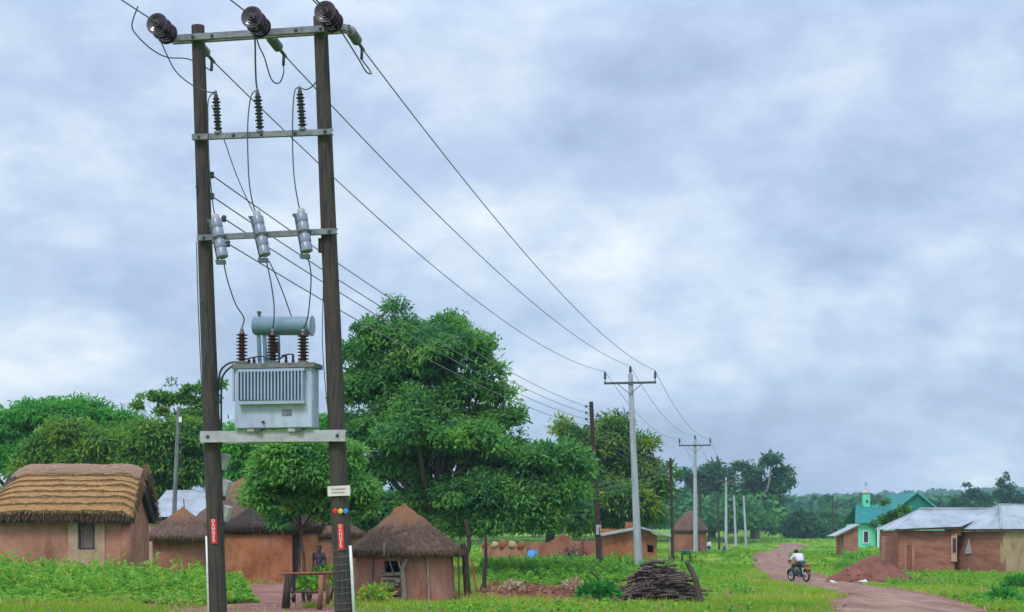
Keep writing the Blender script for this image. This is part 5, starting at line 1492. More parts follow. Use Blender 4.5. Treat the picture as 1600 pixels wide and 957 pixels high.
# ================================================================== trees
def tree(name, label, Y, base, fork, blobs, leaf, size, n_clump, per, r0, bark='bark', clump=.6, depth=.85, droop=.55, tint=(.5, .17), group=None, spread_=.0, limbs=True, fill=0.35, extra=None, bm='M'):
    """blobs: (px, py, rx, ry[, dY]) measured outlines of the crown's masses, given real depth around Y"""
    bx_, by_ = base; b = Vector((X(bx_, Y), Y, G(X(bx_, Y), Y)))
    t = thing(name, b, label, 'tree', group)
    k = Y / FP
    B = []
    for q in blobs:
        px, py, rx, ry = q[:4]; dy = q[4] if len(q) > 4 else random.uniform(-.5, .5) * rx * k
        Yb = Y + dy
        c = P(px, py, Yb); B.append((np.array(c), np.array([rx * k, max(rx, ry) * k * depth, ry * k])))
    # trunk and limbs
    f = P(*fork, Y); mb = MB()
    side = Vector((random.uniform(-.1, .1), random.uniform(-.1, .1), 0))
    tp = smooth_path([b - UP * .3, b.lerp(f, .5) + side, f], 6)
    mb.tube(tp, [r0 * (1.25 - .45 * i / (len(tp) - 1)) if i else r0 * 1.5 for i in range(len(tp))], 10)
    trunk = mb.jitter(.03, 3).build('trunk', M[bark], t, True)
    ends_ = []
    for c, r in B:
        c = Vector(c); L = (c - f).length
        mid = f.lerp(c, .5) + Vector((0, 0, -.10 * L if c.z > f.z else .12 * L)) + Vector((random.uniform(-.1, .1), random.uniform(-.1, .1), random.uniform(-.05, .1))) * L
        sp = smooth_path([f - (f - b) * .08, mid, c], 5)
        rr = max(.025, min(r0 * .55, r0 * .75 * (float(r[0]) / 2.2) ** .6))
        mb = MB(); mb.tube(sp, [rr * (1 - .75 * i / (len(sp) - 1)) for i in range(len(sp))], 7)
        lb = mb.build('limb', M[bark], t, True); ends_.append((lb, c, rr))
    # clumps
    vol = np.array([r[0] * r[2] + .3 * r[0] * r[1] for _, r in B]); pr = vol / vol.sum()
    which = rng.choice(len(B), n_clump, p=pr)
    C = np.array([c for c, _ in B])[which]; Rr = np.array([r for _, r in B])[which]
    d = rand_dirs(n_clump); d[:, 2] = np.where(d[:, 2] < -.3, -d[:, 2] * .6, d[:, 2]); d = unit(d)
    rad_ = np.where(rng.random(n_clump) < fill, rng.random(n_clump) ** .5 * .8, .62 + .30 * rng.random(n_clump))
    cc = C + d * Rr * rad_[:, None]
    cr_ = clump * (.45 + 1.0 * rng.random(n_clump))
    ct = rng.normal(tint[0], tint[1], n_clump)
    # twigs from the limb ends to some of the clumps, one mesh per limb
    if limbs:
        for i, (lb, c, rr) in enumerate(ends_):
            sel = np.where(which == i)[0][:14]
            if len(sel) == 0: continue
            mb = MB()
            for s in sel:
                e_ = Vector(cc[s]); m_ = Vector(c).lerp(e_, .5) + Vector((0, 0, .06 * (e_ - Vector(c)).length))
                mb.tube([Vector(c), m_, e_], [rr * .3, rr * .2, .008], 4)
            o = mb.build('twigs', M[bark], lb, True); o['kind'] = 'stuff'
    # leaves
    N = n_clump * per
    ci = np.repeat(np.arange(n_clump), per)
    ld = rand_dirs(N); ld[:, 2] = np.where(ld[:, 2] < -.45, -ld[:, 2], ld[:, 2])
    pos = cc[ci] + ld * (cr_[ci] * (.35 + .65 * rng.random(N)))[:, None] * np.array([1, 1, .92])
    ax = unit(ld * .75 + unit(d)[ci] * .35 + np.array([0, 0, -droop]) + rng.normal(size=(N, 3)) * .55)
    nn = unit(np.array([0, 0, .55]) + ld * .7 + rng.normal(size=(N, 3)) * .5)
    sd_ = unit(np.cross(ax, nn)); bend = unit(np.cross(sd_, ax))
    bend[bend[:, 2] < 0] *= -1
    L = size[0] * (.45 + .95 * rng.random(N) ** 1.5) * (.75 + .5 * rng.random(n_clump))[ci]; W = size[1] * (.7 + .5 * rng.random(N))
    co, f_ = quads(pos, ax, sd_, L, W, bend)
    tt = ct[ci] + rng.normal(0, .09, N)
    leaf_object('crown', co, f_, M[leaf], np.minimum(tt, .975 + .025 * (rng.random(n_clump) < .02)[ci]), t)
    return t

# the big spreading tree behind the small hut
tree('broad_tree', 'big spreading dark green tree rising behind the small round hut', 66, (688, 905), (684, 800),
     [(622, 488, 11, 18), (652, 530, 38, 22), (700, 518, 32, 20), (730, 530, 18, 12), (764, 543, 22, 6), (610, 535, 45, 28), (575, 520, 22, 14), (560, 560, 22, 24), (690, 555, 72, 36), (640, 590, 75, 42), (755, 580, 26, 16), (580, 620, 52, 44), (730, 622, 52, 32), (782, 624, 18, 12),
      (650, 655, 80, 44), (770, 668, 45, 34), (800, 660, 16, 24), (575, 690, 50, 42), (690, 715, 90, 46), (620, 745, 62, 40), (780, 730, 60, 44), (840, 735, 45, 30, -1), (885, 722, 34, 18, -1), (920, 741, 20, 9, -1), (750, 780, 66, 36, -1.5), (820, 790, 55, 40, -1), (860, 805, 28, 32, -1), (690, 790, 60, 30, 0), (560, 760, 35, 34, 1), (790, 822, 40, 22, -1.5), (745, 818, 44, 22, -1), (835, 828, 36, 18, -1), (705, 826, 36, 20, -.5), (880, 775, 36, 26, -1), (655, 690, 60, 34, -2), (740, 700, 50, 32, -2)],
     'leaf_mango', (.27, .098), 1080, 150, .34, clump=.58, droop=.4, tint=(.52, .20), fill=.2)
tree('leafy_tree', 'dark low tree filling the gap behind the small hut roof', 74, (640, 893), (640, 835),
     [(560, 800, 36, 26), (610, 815, 40, 24), (665, 815, 40, 26), (710, 822, 34, 24), (745, 825, 28, 20), (540, 830, 24, 20)],
     'leaf_back', (.36, .13), 330, 90, .3, clump=.7, tint=(.25, .16), droop=.4)
# the young tree in front of the compound, between the two timber poles
tree('young_tree', 'young leafy tree on a thin stem between the two timber poles', 39, (473, 955), (469, 818),
     [(455, 714, 52, 20), (515, 722, 42, 24), (478, 750, 58, 28), (428, 752, 28, 18), (545, 775, 40, 22), (412, 782, 26, 18), (445, 800, 28, 18), (500, 788, 42, 22), (575, 800, 16, 14), (440, 822, 16, 9), (520, 808, 26, 12)],
     'leaf_mango', (.18, .058), 430, 130, .042, clump=.36, droop=.45, tint=(.60, .18), fill=.22)
# trees behind the thatched house
tree('leafy_tree', 'bright green tree at the left edge behind the thatched house', 92, (30, 880), (40, 790),
     [(25, 680, 50, 34), (80, 655, 55, 22), (130, 660, 50, 28), (40, 735, 60, 36), (-30, 720, 50, 50), (180, 668, 28, 16), (205, 657, 14, 5)],
     'leaf_bright', (.36, .125), 480, 80, .35, clump=.75, tint=(.55, .22), droop=.5)
tree('leafy_tree', 'yellow-green tree directly above the thatched roof ridge', 82, (135, 880), (135, 780),
     [(110, 690, 45, 28), (80, 715, 38, 26), (165, 705, 42, 30), (130, 735, 60, 34), (60, 740, 36, 26), (180, 750, 40, 34), (110, 770, 60, 24)],
     'leaf_left', (.34, .12), 520, 85, .35, clump=.7, tint=(.48, .24), droop=.6)
tree('leafy_tree', 'yellow-green tree behind the slim grey pole and zinc roof', 80, (265, 880), (262, 780),
     [(235, 695, 36, 30), (285, 690, 40, 26), (318, 700, 30, 34), (215, 735, 36, 34), (265, 735, 45, 36), (310, 745, 36, 34), (240, 770, 50, 24)],
     'leaf_left', (.34, .12), 500, 85, .3, clump=.7, tint=(.45, .24), droop=.7)
tree('slender_tree', 'thin tree with flat clusters of leaves high above the slim grey pole', 84, (296, 880), (290, 680),
     [(267, 604, 5, 6), (222, 622, 9, 5), (216, 636, 8, 6), (240, 620, 10, 7), (255, 628, 16, 10), (282, 627, 16, 13), (296, 614, 8, 7), (308, 632, 10, 10), (317, 612, 9, 8), (346, 604, 6, 5), (322, 640, 12, 14), (252, 646, 9, 7), (300, 655, 26, 14), (335, 622, 6, 6)],
     'leaf_left', (.26, .12), 130, 44, .10, clump=.27, tint=(.42, .15), droop=.3)
tree('leafy_tree', 'light green tree seen between the two timber poles below the platform', 76, (390, 880), (392, 760),
     [(370, 715, 26, 24), (410, 690, 40, 24), (455, 700, 40, 26), (385, 745, 24, 24), (430, 730, 40, 26), (360, 690, 18, 14), (500, 690, 40, 34)],
     'leaf_bright', (.32, .115), 380, 80, .28, clump=.65, tint=(.75, .18), droop=.6)
tree('leafy_tree', 'dark dense tree behind the timber pole and the shed', 112, (958, 865), (958, 800),
     [(882, 676, 16, 16), (905, 700, 26, 20), (960, 672, 22, 16), (950, 705, 50, 26), (1000, 705, 22, 14), (1035, 738, 14, 10), (985, 740, 46, 30), (920, 750, 46, 34), (1022, 770, 26, 30), (960, 790, 70, 34), (900, 795, 36, 34), (985, 815, 60, 24), (915, 826, 44, 20)],
     'leaf_back', (.44, .16), 640, 80, .42, clump=.85, tint=(.56, .24), droop=.5, fill=.2)
tree('leafy_tree', 'dark low tree behind the mud walls right of the big tree', 104, (860, 868), (862, 820),
     [(850, 800, 40, 30), (885, 815, 30, 24), (820, 815, 36, 26), (775, 820, 36, 22), (740, 815, 36, 24)],
     'leaf_back', (.58, .22), 330, 42, .3, clump=.9, tint=(.3, .2))
# far trees round the road's end
tree('far_tree', 'tall open-crowned tree with bare limbs at the end of the road', 285, (1180, 856), (1178, 790),
     [(1158, 733, 13, 11), (1180, 745, 16, 14), (1205, 724, 13, 9), (1190, 733, 12, 9), (1222, 742, 14, 9), (1232, 757, 8, 8), (1212, 765, 20, 18), (1175, 775, 26, 26), (1205, 795, 24, 24), (1165, 815, 34, 28), (1200, 825, 26, 20), (1150, 775, 14, 20)],
     'leaf_far', (.85, .38), 300, 46, .75, clump=1.05, tint=(.5, .22), bark='bark_pale', fill=.15)
tree('far_tree', 'rounded grey-green tree behind the second and third concrete poles', 300, (1112, 858), (1112, 810),
     [(1072, 748, 14, 13), (1092, 760, 18, 16), (1112, 740, 20, 13), (1132, 752, 18, 16), (1085, 785, 26, 26), (1125, 785, 26, 30), (1105, 815, 40, 28), (1065, 790, 14, 24), (1140, 825, 24, 22)],
     'leaf_far', (.9, .4), 330, 42, .7, clump=1.15, tint=(.45, .2), bark='bark_pale', fill=.2)
tree('far_tree', 'shaggy tree on the ridge line behind the long zinc roof', 330, (1522, 850), (1522, 800),
     [(1508, 762, 6, 10), (1522, 778, 18, 14), (1540, 784, 12, 10), (1500, 788, 18, 12), (1530, 800, 28, 14)],
     'leaf_far', (.7, .32), 90, 46, .5, clump=.75, tint=(.4, .2))
tree('far_tree', 'pointed tree on the ridge line near the right edge', 340, (1570, 850), (1570, 790),
     [(1570, 746, 6, 8), (1562, 758, 9, 8), (1574, 764, 10, 9), (1566, 778, 16, 12), (1590, 776, 9, 8), (1585, 792, 22, 14), (1598, 785, 12, 10)],
     'leaf_far', (.7, .32), 90, 46, .5, clump=.7, tint=(.35, .2))
rowt = [(1240, 828, 22, 18), (1268, 830, 22, 16), (1292, 822, 22, 20), (1315, 832, 20, 14), (1255, 816, 16, 12), (1335, 826, 18, 16)]
rl = ['dark green bush-like tree right beside the tall open-crowned tree', 'low bright tree second from the far open-crowned tree', 'rounded tree in the middle of the far roadside row', 'low tree just left of the small red shed roof', 'paler tree standing behind the start of the far row', 'dark tree between the red shed and the church tower']
for q, lab in zip(rowt, rl):
    Yq = 300 + random.uniform(-12, 25)
    tree('roadside_tree', lab, Yq, (q[0], 853), (q[0], q[1] + q[3] * .7), [(q[0] - q[2] * .35, q[1], q[2] * .6, q[3] * .7), (q[0] + q[2] * .4, q[1] + 3, q[2] * .55, q[3] * .7), (q[0], q[1] - q[3] * .4, q[2] * .5, q[3] * .5), (q[0] + 2, q[1] + q[3] * .5, q[2] * .8, q[3] * .5)],
         'leaf_far', (1.0, .45), 110, 40, .3, clump=1.2, tint=(random.uniform(.55, .95), .15), group='trees along the far field')
tree('papaya_tree', 'small thin tree with leaf tufts in front of the church', 120, (1378, 868), (1378, 822),
     [(1383, 789, 7, 6), (1398, 806, 9, 8), (1413, 797, 8, 4), (1385, 815, 10, 7), (1405, 818, 9, 6), (1366, 822, 6, 4), (1420, 800, 4, 3), (1410, 828, 6, 4)],
     'leaf_left', (.30, .13), 70, 30, .10, clump=.28, tint=(.3, .15))

# the wooded ridge that closes the view: one mass, nobody could count it
def forest(name, label, n, yr, half, hgt, quad, per, leaf, fan=None):
    y = yr[0] + (yr[1] - yr[0]) * rng.random(n)
    x = (rng.random(n) * 2 - 1) * (half[0] + half[1] * y)
    if fan: x = (fan[0] + (fan[1] - fan[0]) * rng.random(n)) * y
    z = ground(x, y); h = hgt[0] + hgt[1] * rng.random(n) ** 1.6
    N = n * per; ci = np.repeat(np.arange(n), per)
    d = rand_dirs(N); d[:, 2] = np.abs(d[:, 2]) * 1.1 - .35
    rr = h * .42
    pos = np.stack([x[ci], y[ci], z[ci] + h[ci] * .55], 1) + unit(d) * (rr[ci] * (.75 + .3 * rng.random(N)))[:, None] * np.array([1.15, 1.15, 1.0])
    ax = unit(rng.normal(size=(N, 3)) * np.array([1, 1, .5])); nn = unit(unit(d) + rng.normal(size=(N, 3)) * .4)
    sd_ = unit(np.cross(ax, nn)); s = quad * (h[ci] / 9) * (.6 + .7 * rng.random(N))
    co, f = quads(pos - ax * s[:, None] * .5, ax, sd_, s * 1.3, s)
    tt = rng.normal(.58, .22, n)[ci] + rng.normal(0, .08, N)
    ob = leaf_object(name, co, f, M[leaf], tt)
    tag(ob, label, 'woodland', kind='stuff')
forest('ridge_forest', 'hazy dense woodland covering the far ridge', 4600, (430, 1700), (60, .36), (5, 6.5), 1.9, 60, 'leaf_ridge')

forest('wood_belt', 'dense green wood closing the view behind the village trees', 900, (235, 330), (-999, 0), (5, 4.5), .95, 90, 'leaf_far', (-.36, .165))
forest('far_wood', 'low blue-green band of trees beyond the far field', 750, (335, 440), (-999, 0), (3.5, 3), .8, 80, 'leaf_far', (.15, .38))

# ================================================================== ground cover
def frustum_points(n, y0, y1, power=1.0, px0=-60, px1=1660):
    """points spread over the visible ground and a margin, denser close by"""
    u = rng.random(n); y = (y0 ** -power + u * (y1 ** -power - y0 ** -power)) ** (-1 / power)
    x = (px0 - 800 + (px1 - px0) * rng.random(n)) / FP * y
    return x, y
def vnoise(x, y, s, o=0.0):
    x, y = x * s + o, y * s + o * 1.7
    return (np.sin(x * 1.7 + 2 * np.sin(y * .9)) + np.sin(y * 1.3 + 1.6 * np.sin(x * 1.1 + 2)) + .6 * np.sin(2.7 * x + 3.1 * y) + .6 * np.sin(3.7 * x - 2.3 * y)) / 3.2
BLOCK = [(-18.4, -13, 52, 55), (21.2, 24.6, 85, 89), (24.8, 31, 83, 90), (3.5 + 2, 8.8, 92, 96)]
def keep_grass(x, y, dmax=.5):
    k = dirt(x, y) + .24 * vnoise(x, y, 1.5) + .16 * vnoise(x, y, .42, 6) < dmax - .06
    for a, b, c_, d_ in BLOCK: k &= ~((x > a) & (x < b) & (y > c_) & (y < d_))
    for cx, cy, r in ((HC[0], HC[1], 1.45), (X(424, 53.6), 53.6, 1.7), (X(1078, 125), 125, 1.4), (hx, hy, 2.1)):
        k &= (x - cx) ** 2 + (y - cy) ** 2 > r * r
    return k
def grass(name, label, n, y0, y1, hgt, wid, tint, power=1.0, per=5, region=None, dmax=.5, m='grass', spread_=.09):
    x, y = frustum_points(n, y0, y1, power); k = keep_grass(x, y, dmax)
    if region is not None: k &= region(x, y)
    x, y = x[k], y[k]; n = len(x)
    hh = hgt[0] + (hgt[1] - hgt[0]) * np.clip(.5 + .5 * vnoise(x, y, .35, 4) + rng.normal(0, .2, n), 0, 1.3)
    tt = tint[0] + tint[1] * vnoise(x, y, .28, 9) + rng.normal(0, .10, n)
    N = n * per; ci = np.repeat(np.arange(n), per); fac = (y / 45) ** .5
    px_ = x[ci] + rng.normal(0, spread_, N) * fac[ci]; py_ = y[ci] + rng.normal(0, spread_, N) * fac[ci]
    base = np.stack([px_, py_, ground(px_, py_) - .02], 1)
    ax = unit(np.array([0, 0, 1.0]) + rng.normal(size=(N, 3)) * np.array([.38, .38, .1]))
    sd_ = unit(np.cross(ax, rand_dirs(N))); bend = unit(np.cross(sd_, ax))
    L = hh[ci] * (.55 + .65 * rng.random(N)); W = wid * fac[ci] * (.7 + .6 * rng.random(N))
    co, f = quads(base, ax, sd_, L, W, bend)
    tag(leaf_object(name, co, f, M[m], tt[ci] + rng.normal(0, .10, N)), label, 'grass', kind='stuff')
grass('grass', 'short bright green grass covering the verges and fields', 52000, 31, 130, (.07, .26), .03, (.62, .35), .7, 6)
grass('dry_grass', 'scattered dry yellow stalks among the green grass', 5000, 31, 110, (.10, .30), .02, (.75, .2), .7, 4, None, .75, 'litter', .12)
grass('far_grass', 'green field grass beyond the bend of the road', 16000, 105, 290, (.12, .38), .10, (.35, .25), .6, 4)

def weeds(name, label, pts, hgt, leafL, leafW, tint, per=16, m='weed', lean=.25, rise=None):
    """leafy upright plants: stem leaves set round each stem"""
    x, y = pts; n = len(x)
    h = hgt[0] + (hgt[1] - hgt[0]) * np.clip(.42 + .42 * vnoise(x, y, .8, 3) + rng.normal(0, .30, n), 0, 1.35)
    if rise: h = h * np.clip((y - rise[0]) / (rise[1] - rise[0]) + .25 * vnoise(x, y, .7, 1), .22, 1)
    z = ground(x, y)
    N = n * per; ci = np.repeat(np.arange(n), per)
    s = rng.random(N) ** .75; a = rng.random(N) * 2 * math.pi
    ln = rng.normal(0, lean, (n, 2))
    base = np.stack([x[ci] + ln[ci, 0] * h[ci] * s * .5, y[ci] + ln[ci, 1] * h[ci] * s * .5, z[ci] + h[ci] * s * .92], 1)
    up_ = .25 + .9 * s
    ax = unit(np.stack([np.cos(a), np.sin(a), up_ * .8], 1) + rng.normal(size=(N, 3)) * .2)
    sd_ = unit(np.cross(ax, np.array([0, 0, 1.0]) + rng.normal(size=(N, 3)) * .3)); bend = unit(np.cross(sd_, ax)); bend[bend[:, 2] < 0] *= -1
    co, f = quads(base, ax, sd_, leafL * (.6 + .7 * rng.random(N)) * (1.15 - .5 * s), leafW * (.7 + .5 * rng.random(N)), bend)
    tt = tint[0] + rng.normal(0, tint[1], n)[ci] + .18 * (s - .5) + rng.normal(0, .08, N)
    tag(leaf_object(name, co, f, M[m], tt), label, 'weeds', kind='stuff')
def ragged(p, ya, yb):
    x, y = p; edge = ya + (yb - ya) * (.5 + .5 * vnoise(x, y * 0, .9, 2)); k = (y > edge) | (rng.random(len(x)) < .12)
    return x[k], y[k]
def region_points(n, poly):
    """uniform points in a quad given by ((px, Y) ...) corners: left-near, right-near, right-far, left-far"""
    u, v = rng.random(n), rng.random(n)
    c = [np.array((X(p, y_), y_)) for p, y_ in poly]
    q = (1 - v)[:, None] * ((1 - u)[:, None] * c[0] + u[:, None] * c[1]) + v[:, None] * ((1 - u)[:, None] * c[3] + u[:, None] * c[2])
    return q[:, 0], q[:, 1]
weeds('weed_patch', 'tall lush green weeds in front of the thatched house', ragged(region_points(2500, ((-80, 35.5), (330, 36), (345, 50.5), (-80, 51))), 35.5, 39), (.12, .62), .17, .055, (.78, .24), 24, rise=(37, 46))
weeds('tall_weeds', 'tall single stalks standing out of the weeds by the thatched house', region_points(200, ((-60, 41), (330, 41), (340, 50), (-60, 50))), (.5, 1.0), .26, .06, (.72, .2), 16)
weeds('weed_patch', 'rank green weeds right of the left timber pole', region_points(420, ((322, 37), (400, 38), (376, 47), (335, 48))), (.12, .62), .17, .055, (.68, .24), 24, rise=(37, 43))
weeds('weed_patch', 'sea of green weeds between the posts and the mud walls', ragged(region_points(2200, ((765, 57), (960, 57), (990, 82), (748, 82))), 57, 62), (.2, .62), .19, .06, (.6, .28), 22, rise=(57, 66))
weeds('weed_patch', 'green weeds around the foot of the shed and concrete pole', region_points(800, ((940, 62), (1075, 66), (1110, 100), (945, 88))), (.12, .45), .16, .055, (.62, .24), 16)
weeds('weed_patch', 'low weeds on the roadside bank left of the motorbike', region_points(620, ((1050, 44), (1190, 52), (1150, 92), (1090, 80))), (.06, .22), .16, .06, (.62, .22), 10)
weeds('weed_patch', 'weeds along the foot of the brick houses', region_points(800, ((1380, 70), (1620, 58), (1620, 80), (1395, 84))), (.05, .30), .14, .045, (.6, .26), 14)
weeds('weed_patch', 'weeds and bushes between the earth heap and the lean-to shed', region_points(330, ((1300, 92), (1385, 90), (1400, 130), (1320, 135))), (.15, .8), .26, .09, (.5, .28), 18)
weeds('weed_patch', 'scattered weeds along the foreground verge', region_points(420, ((560, 33), (1240, 33), (1200, 38.5), (700, 36.5))), (.08, .26), .14, .05, (.72, .2), 12)
x_, y_ = region_points(800, ((1480, 36), (1660, 36), (1640, 58), (1440, 56))); kk = keep_grass(x_, y_, .5)
weeds('weed_patch', 'low weeds in the grass of the right foreground', (x_[kk], y_[kk]), (.05, .24), .13, .045, (.6, .26), 12)

def shrub(label, px, Y, h, w, n, tint, size=(.2, .075), m='shrub', stems=5):
    x0 = X(px, Y); b = Vector((x0, Y, G(x0, Y)))
    t = thing('shrub', b, label, 'shrub')
    for i in range(stems):
        a = 2 * math.pi * i / stems + .4; e_ = b + Vector((math.cos(a) * w * .3, math.sin(a) * w * .3, h * random.uniform(.6, .95)))
        MB().tube([b - UP * .05, b.lerp(e_, .5) + Vector((0, 0, .08 * h)), e_], [.02, .014, .006], 5).build('stem', M['bark'], t, True)
    d = rand_dirs(n); d[:, 2] = np.abs(d[:, 2]) * .9 - .1
    pos = np.array(b) + np.array([0, 0, h * .45]) + d * np.array([w * .5, w * .5, h * .55]) * (rng.random(n) ** .4)[:, None]
    ax = unit(d + rng.normal(size=(n, 3)) * .5 + np.array([0, 0, .1])); sd_ = unit(np.cross(ax, rand_dirs(n)))
    co, f = quads(pos, ax, sd_, size[0] * (.6 + .7 * rng.random(n)), size[1])
    leaf_object('foliage', co, f, M[m], rng.normal(tint[0], tint[1], n), t)
shrub('leafy green bush behind the wooden rack', 515, 37.6, 1.05, .8, 420, (.35, .15))
shrub('small bright bush left of the child behind the rack', 483, 38.6, .8, .65, 260, (.35, .15))
shrub('yellow-green seedling bush in front of the hut window', 594, 39.4, .55, .5, 110, (.62, .25), (.22, .06))
shrub('low yellowish plant at the left foot of the hut', 580, 38.6, .45, .7, 150, (.6, .2), (.2, .06))
shrub('dark green bush at the left end of the firewood stack', 934, 38.6, .62, .95, 480, (.12, .12), (.2, .09), 'weed_dark')
shrub('dry tufted plant in the brown litter right of the posts', 803, 47.5, .42, .6, 160, (.9, .1), (.22, .05), 'litter', 3)
shrub('pale dry tuft at the far side of the brown litter', 897, 50, .5, .7, 170, (.85, .15), (.22, .05), 'litter', 3)
shrub('dark leafy plant in the right foreground grass', 1568, 47, .38, 1.0, 260, (.2, .15), (.22, .09), 'weed_dark')
shrub('broad-leaved plant near the right edge beside the house', 1590, 58, .6, 1.2, 300, (.2, .15), (.26, .11), 'weed_dark')

# dry litter patch between hut and firewood
n = 6500
x_, y_ = region_points(n, ((752, 42), (985, 43), (965, 58), (760, 56))); 
ax = unit(rng.normal(size=(n, 3)) * np.array([1, 1, .35])); sd_ = unit(np.cross(ax, np.array([0, 0, 1.0]) + rng.normal(size=(n, 3)) * .5))
base = np.stack([x_, y_, ground(x_, y_) + .01 + .20 * rng.random(n) ** 3], 1)
kk = (vnoise(x_, y_, .8, 5) + rng.normal(0, .35, n)) > -.45
co, f = quads(base[kk], ax[kk], sd_[kk], .14 + .22 * rng.random(kk.sum()), .015 + .035 * rng.random(kk.sum()))
tag(leaf_object('dry_litter', co, f, M['litter'], rng.normal(.30, .24, kk.sum())), 'brown dry stalks and leaf litter on the bare patch', 'litter', kind='stuff')

# ================================================================== firewood stack
def log_mesh(L, r, seed):
    rnd = random.Random(seed); n = 6; pts = []
    bx, bz = rnd.uniform(-.12, .12) * L, rnd.uniform(-.08, .08) * L
    for i in range(n):
        s = i / (n - 1) - .5
        pts.append(Vector((s * L, bx * (1 - 4 * s * s) + rnd.uniform(-.02, .02), bz * (1 - 4 * s * s) + rnd.uniform(-.015, .015))))
    mb = MB(); mb.tube(pts, [r * rnd.uniform(.8, 1.1) * (1.12 - .4 * i / (n - 1)) for i in range(n)], 7)
    return mb
protos = []
for i in range(16):
    rr_ = random.Random(i * 7 + 1)
    ob = log_mesh(rr_.uniform(.8, 1.45), rr_.uniform(.018, .046), i).build('firewood_log', M['firewood'], None, True, auto=60)
    protos.append(ob.data); bpy.data.objects.remove(ob)
wc_ = Vector((3.78, 40.2, G(3.78, 40.2)))
rnd = random.Random(5); nlog = 0
layers = 14
for ly in range(layers):
    zf = ly / layers; z_ = wc_.z + .03 + .98 * zf
    half = 1.12 * max(0.02, 1 - zf ** 2.6) ** .5 + .05
    cnt = max(6, int(20 * (1 - .5 * zf)))
    for k in range(cnt):
        ob = bpy.data.objects.new('firewood_log', protos[rnd.randrange(16)]); scene.collection.objects.link(ob)
        yy = (k + .5) / cnt - .5
        s_ = rnd.uniform(-1, 1); dx = s_ * max(.05, half - .36)
        ob.location = (wc_.x + dx + .06, wc_.y + yy * 1.45 * (1 - .6 * zf) + rnd.uniform(-.06, .06), z_ + rnd.uniform(-.05, .05) - .10 * zf * s_ * s_)
        if s_ < -.25 and rnd.random() < .5: yaw = rnd.uniform(.9, 2.0)
        else: yaw = rnd.gauss(0, .45)
        pitch = rnd.gauss(0, .14) + .34 * s_ * zf
        ob.rotation_euler = (rnd.uniform(0, 6.28), pitch, yaw); ob.scale = (rnd.uniform(.75, 1.1),) * 3
        tag(ob, 'crooked grey-brown branch piled in the firewood stack', 'firewood', 'branches of the firewood stack'); nlog += 1
p0, p1 = P(1094, 941, 39.2), P(1073, 879, 39.6)
ob = MB().tube(smooth_path([p0, p0.lerp(p1, .5) + Vector((.06, 0, .05)), p1], 5), [.085, .085, .08, .08, .075, .075, .07, .07, .065, .06, .055], 8).build('leaning_log', M['firewood'], None, True, origin=p0, auto=60)
tag(ob, 'thick branch leaning upright against the right end of the firewood stack', 'firewood')
for (a, b, r, lab) in ((P(950, 922, 39.4), P(921, 893, 39.6), .03, 'dark stick poking out left of the firewood stack'), (P(1000, 884, 39.9), P(1038, 879, 39.9), .05, 'arched branch lying on top of the firewood stack')):
    ob = MB().tube(smooth_path([a, a.lerp(b, .5) + UP * .05, b], 5), r, 7).build('firewood_log', M['firewood'], None, True, origin=a)
    tag(ob, lab, 'firewood')

# heap of brush by the mud walls
bc = Vector((X(893, 86), 86, G(X(893, 86), 86)))
for k in range(60):
    ob = bpy.data.objects.new('brush_stick', protos[rnd.randrange(16)]); scene.collection.objects.link(ob)
    zf = rnd.random()
    ob.location = bc + Vector((rnd.uniform(-.8, .8) * (1 - .6 * zf), rnd.uniform(-.5, .5), .05 + .85 * zf))
    ob.rotation_euler = (rnd.uniform(0, 6), rnd.uniform(-.9, .9), rnd.uniform(0, 3.1)); ob.scale = (.75, .9, .9)
    tag(ob, 'crooked stick in the dark brush heap before the mud walls', 'firewood', 'sticks of the brush heap')

# ================================================================== people
def skin_mesh(name, nodes, edges, m, parent, sub=2, root=None):
    """nodes: {key: (pos, radius)}; one continuous surface grown round the joints"""
    keys = list(nodes); ix = {k: i for i, k in enumerate(keys)}
    me = bpy.data.meshes.new(name); me.from_pydata([tuple(nodes[k][0]) for k in keys], [(ix[a], ix[b]) for a, b in edges], [])
    tmp = bpy.data.objects.new('tmp_skin', me); scene.collection.objects.link(tmp)
    sk = tmp.modifiers.new('skin', 'SKIN'); sk.use_smooth_shade = True
    for k, sv in zip(keys, me.skin_vertices[0].data):
        r = nodes[k][1]; sv.radius = r if isinstance(r, tuple) else (r, r); sv.use_root = (k == (root or keys[0]))
    sb = tmp.modifiers.new('sub', 'SUBSURF'); sb.levels = sub; sb.render_levels = sub
    dg = bpy.context.evaluated_depsgraph_get(); dg.update()
    out = bpy.data.meshes.new_from_object(tmp.evaluated_get(dg))
    bpy.data.objects.remove(tmp); bpy.data.meshes.remove(me)
    out.name = name; out.materials.clear(); out.materials.append(m)
    out.polygons.foreach_set('use_smooth', [True] * len(out.polygons))
    ob = bpy.data.objects.new(name, out); scene.collection.objects.link(ob); ob.parent = parent
    return ob
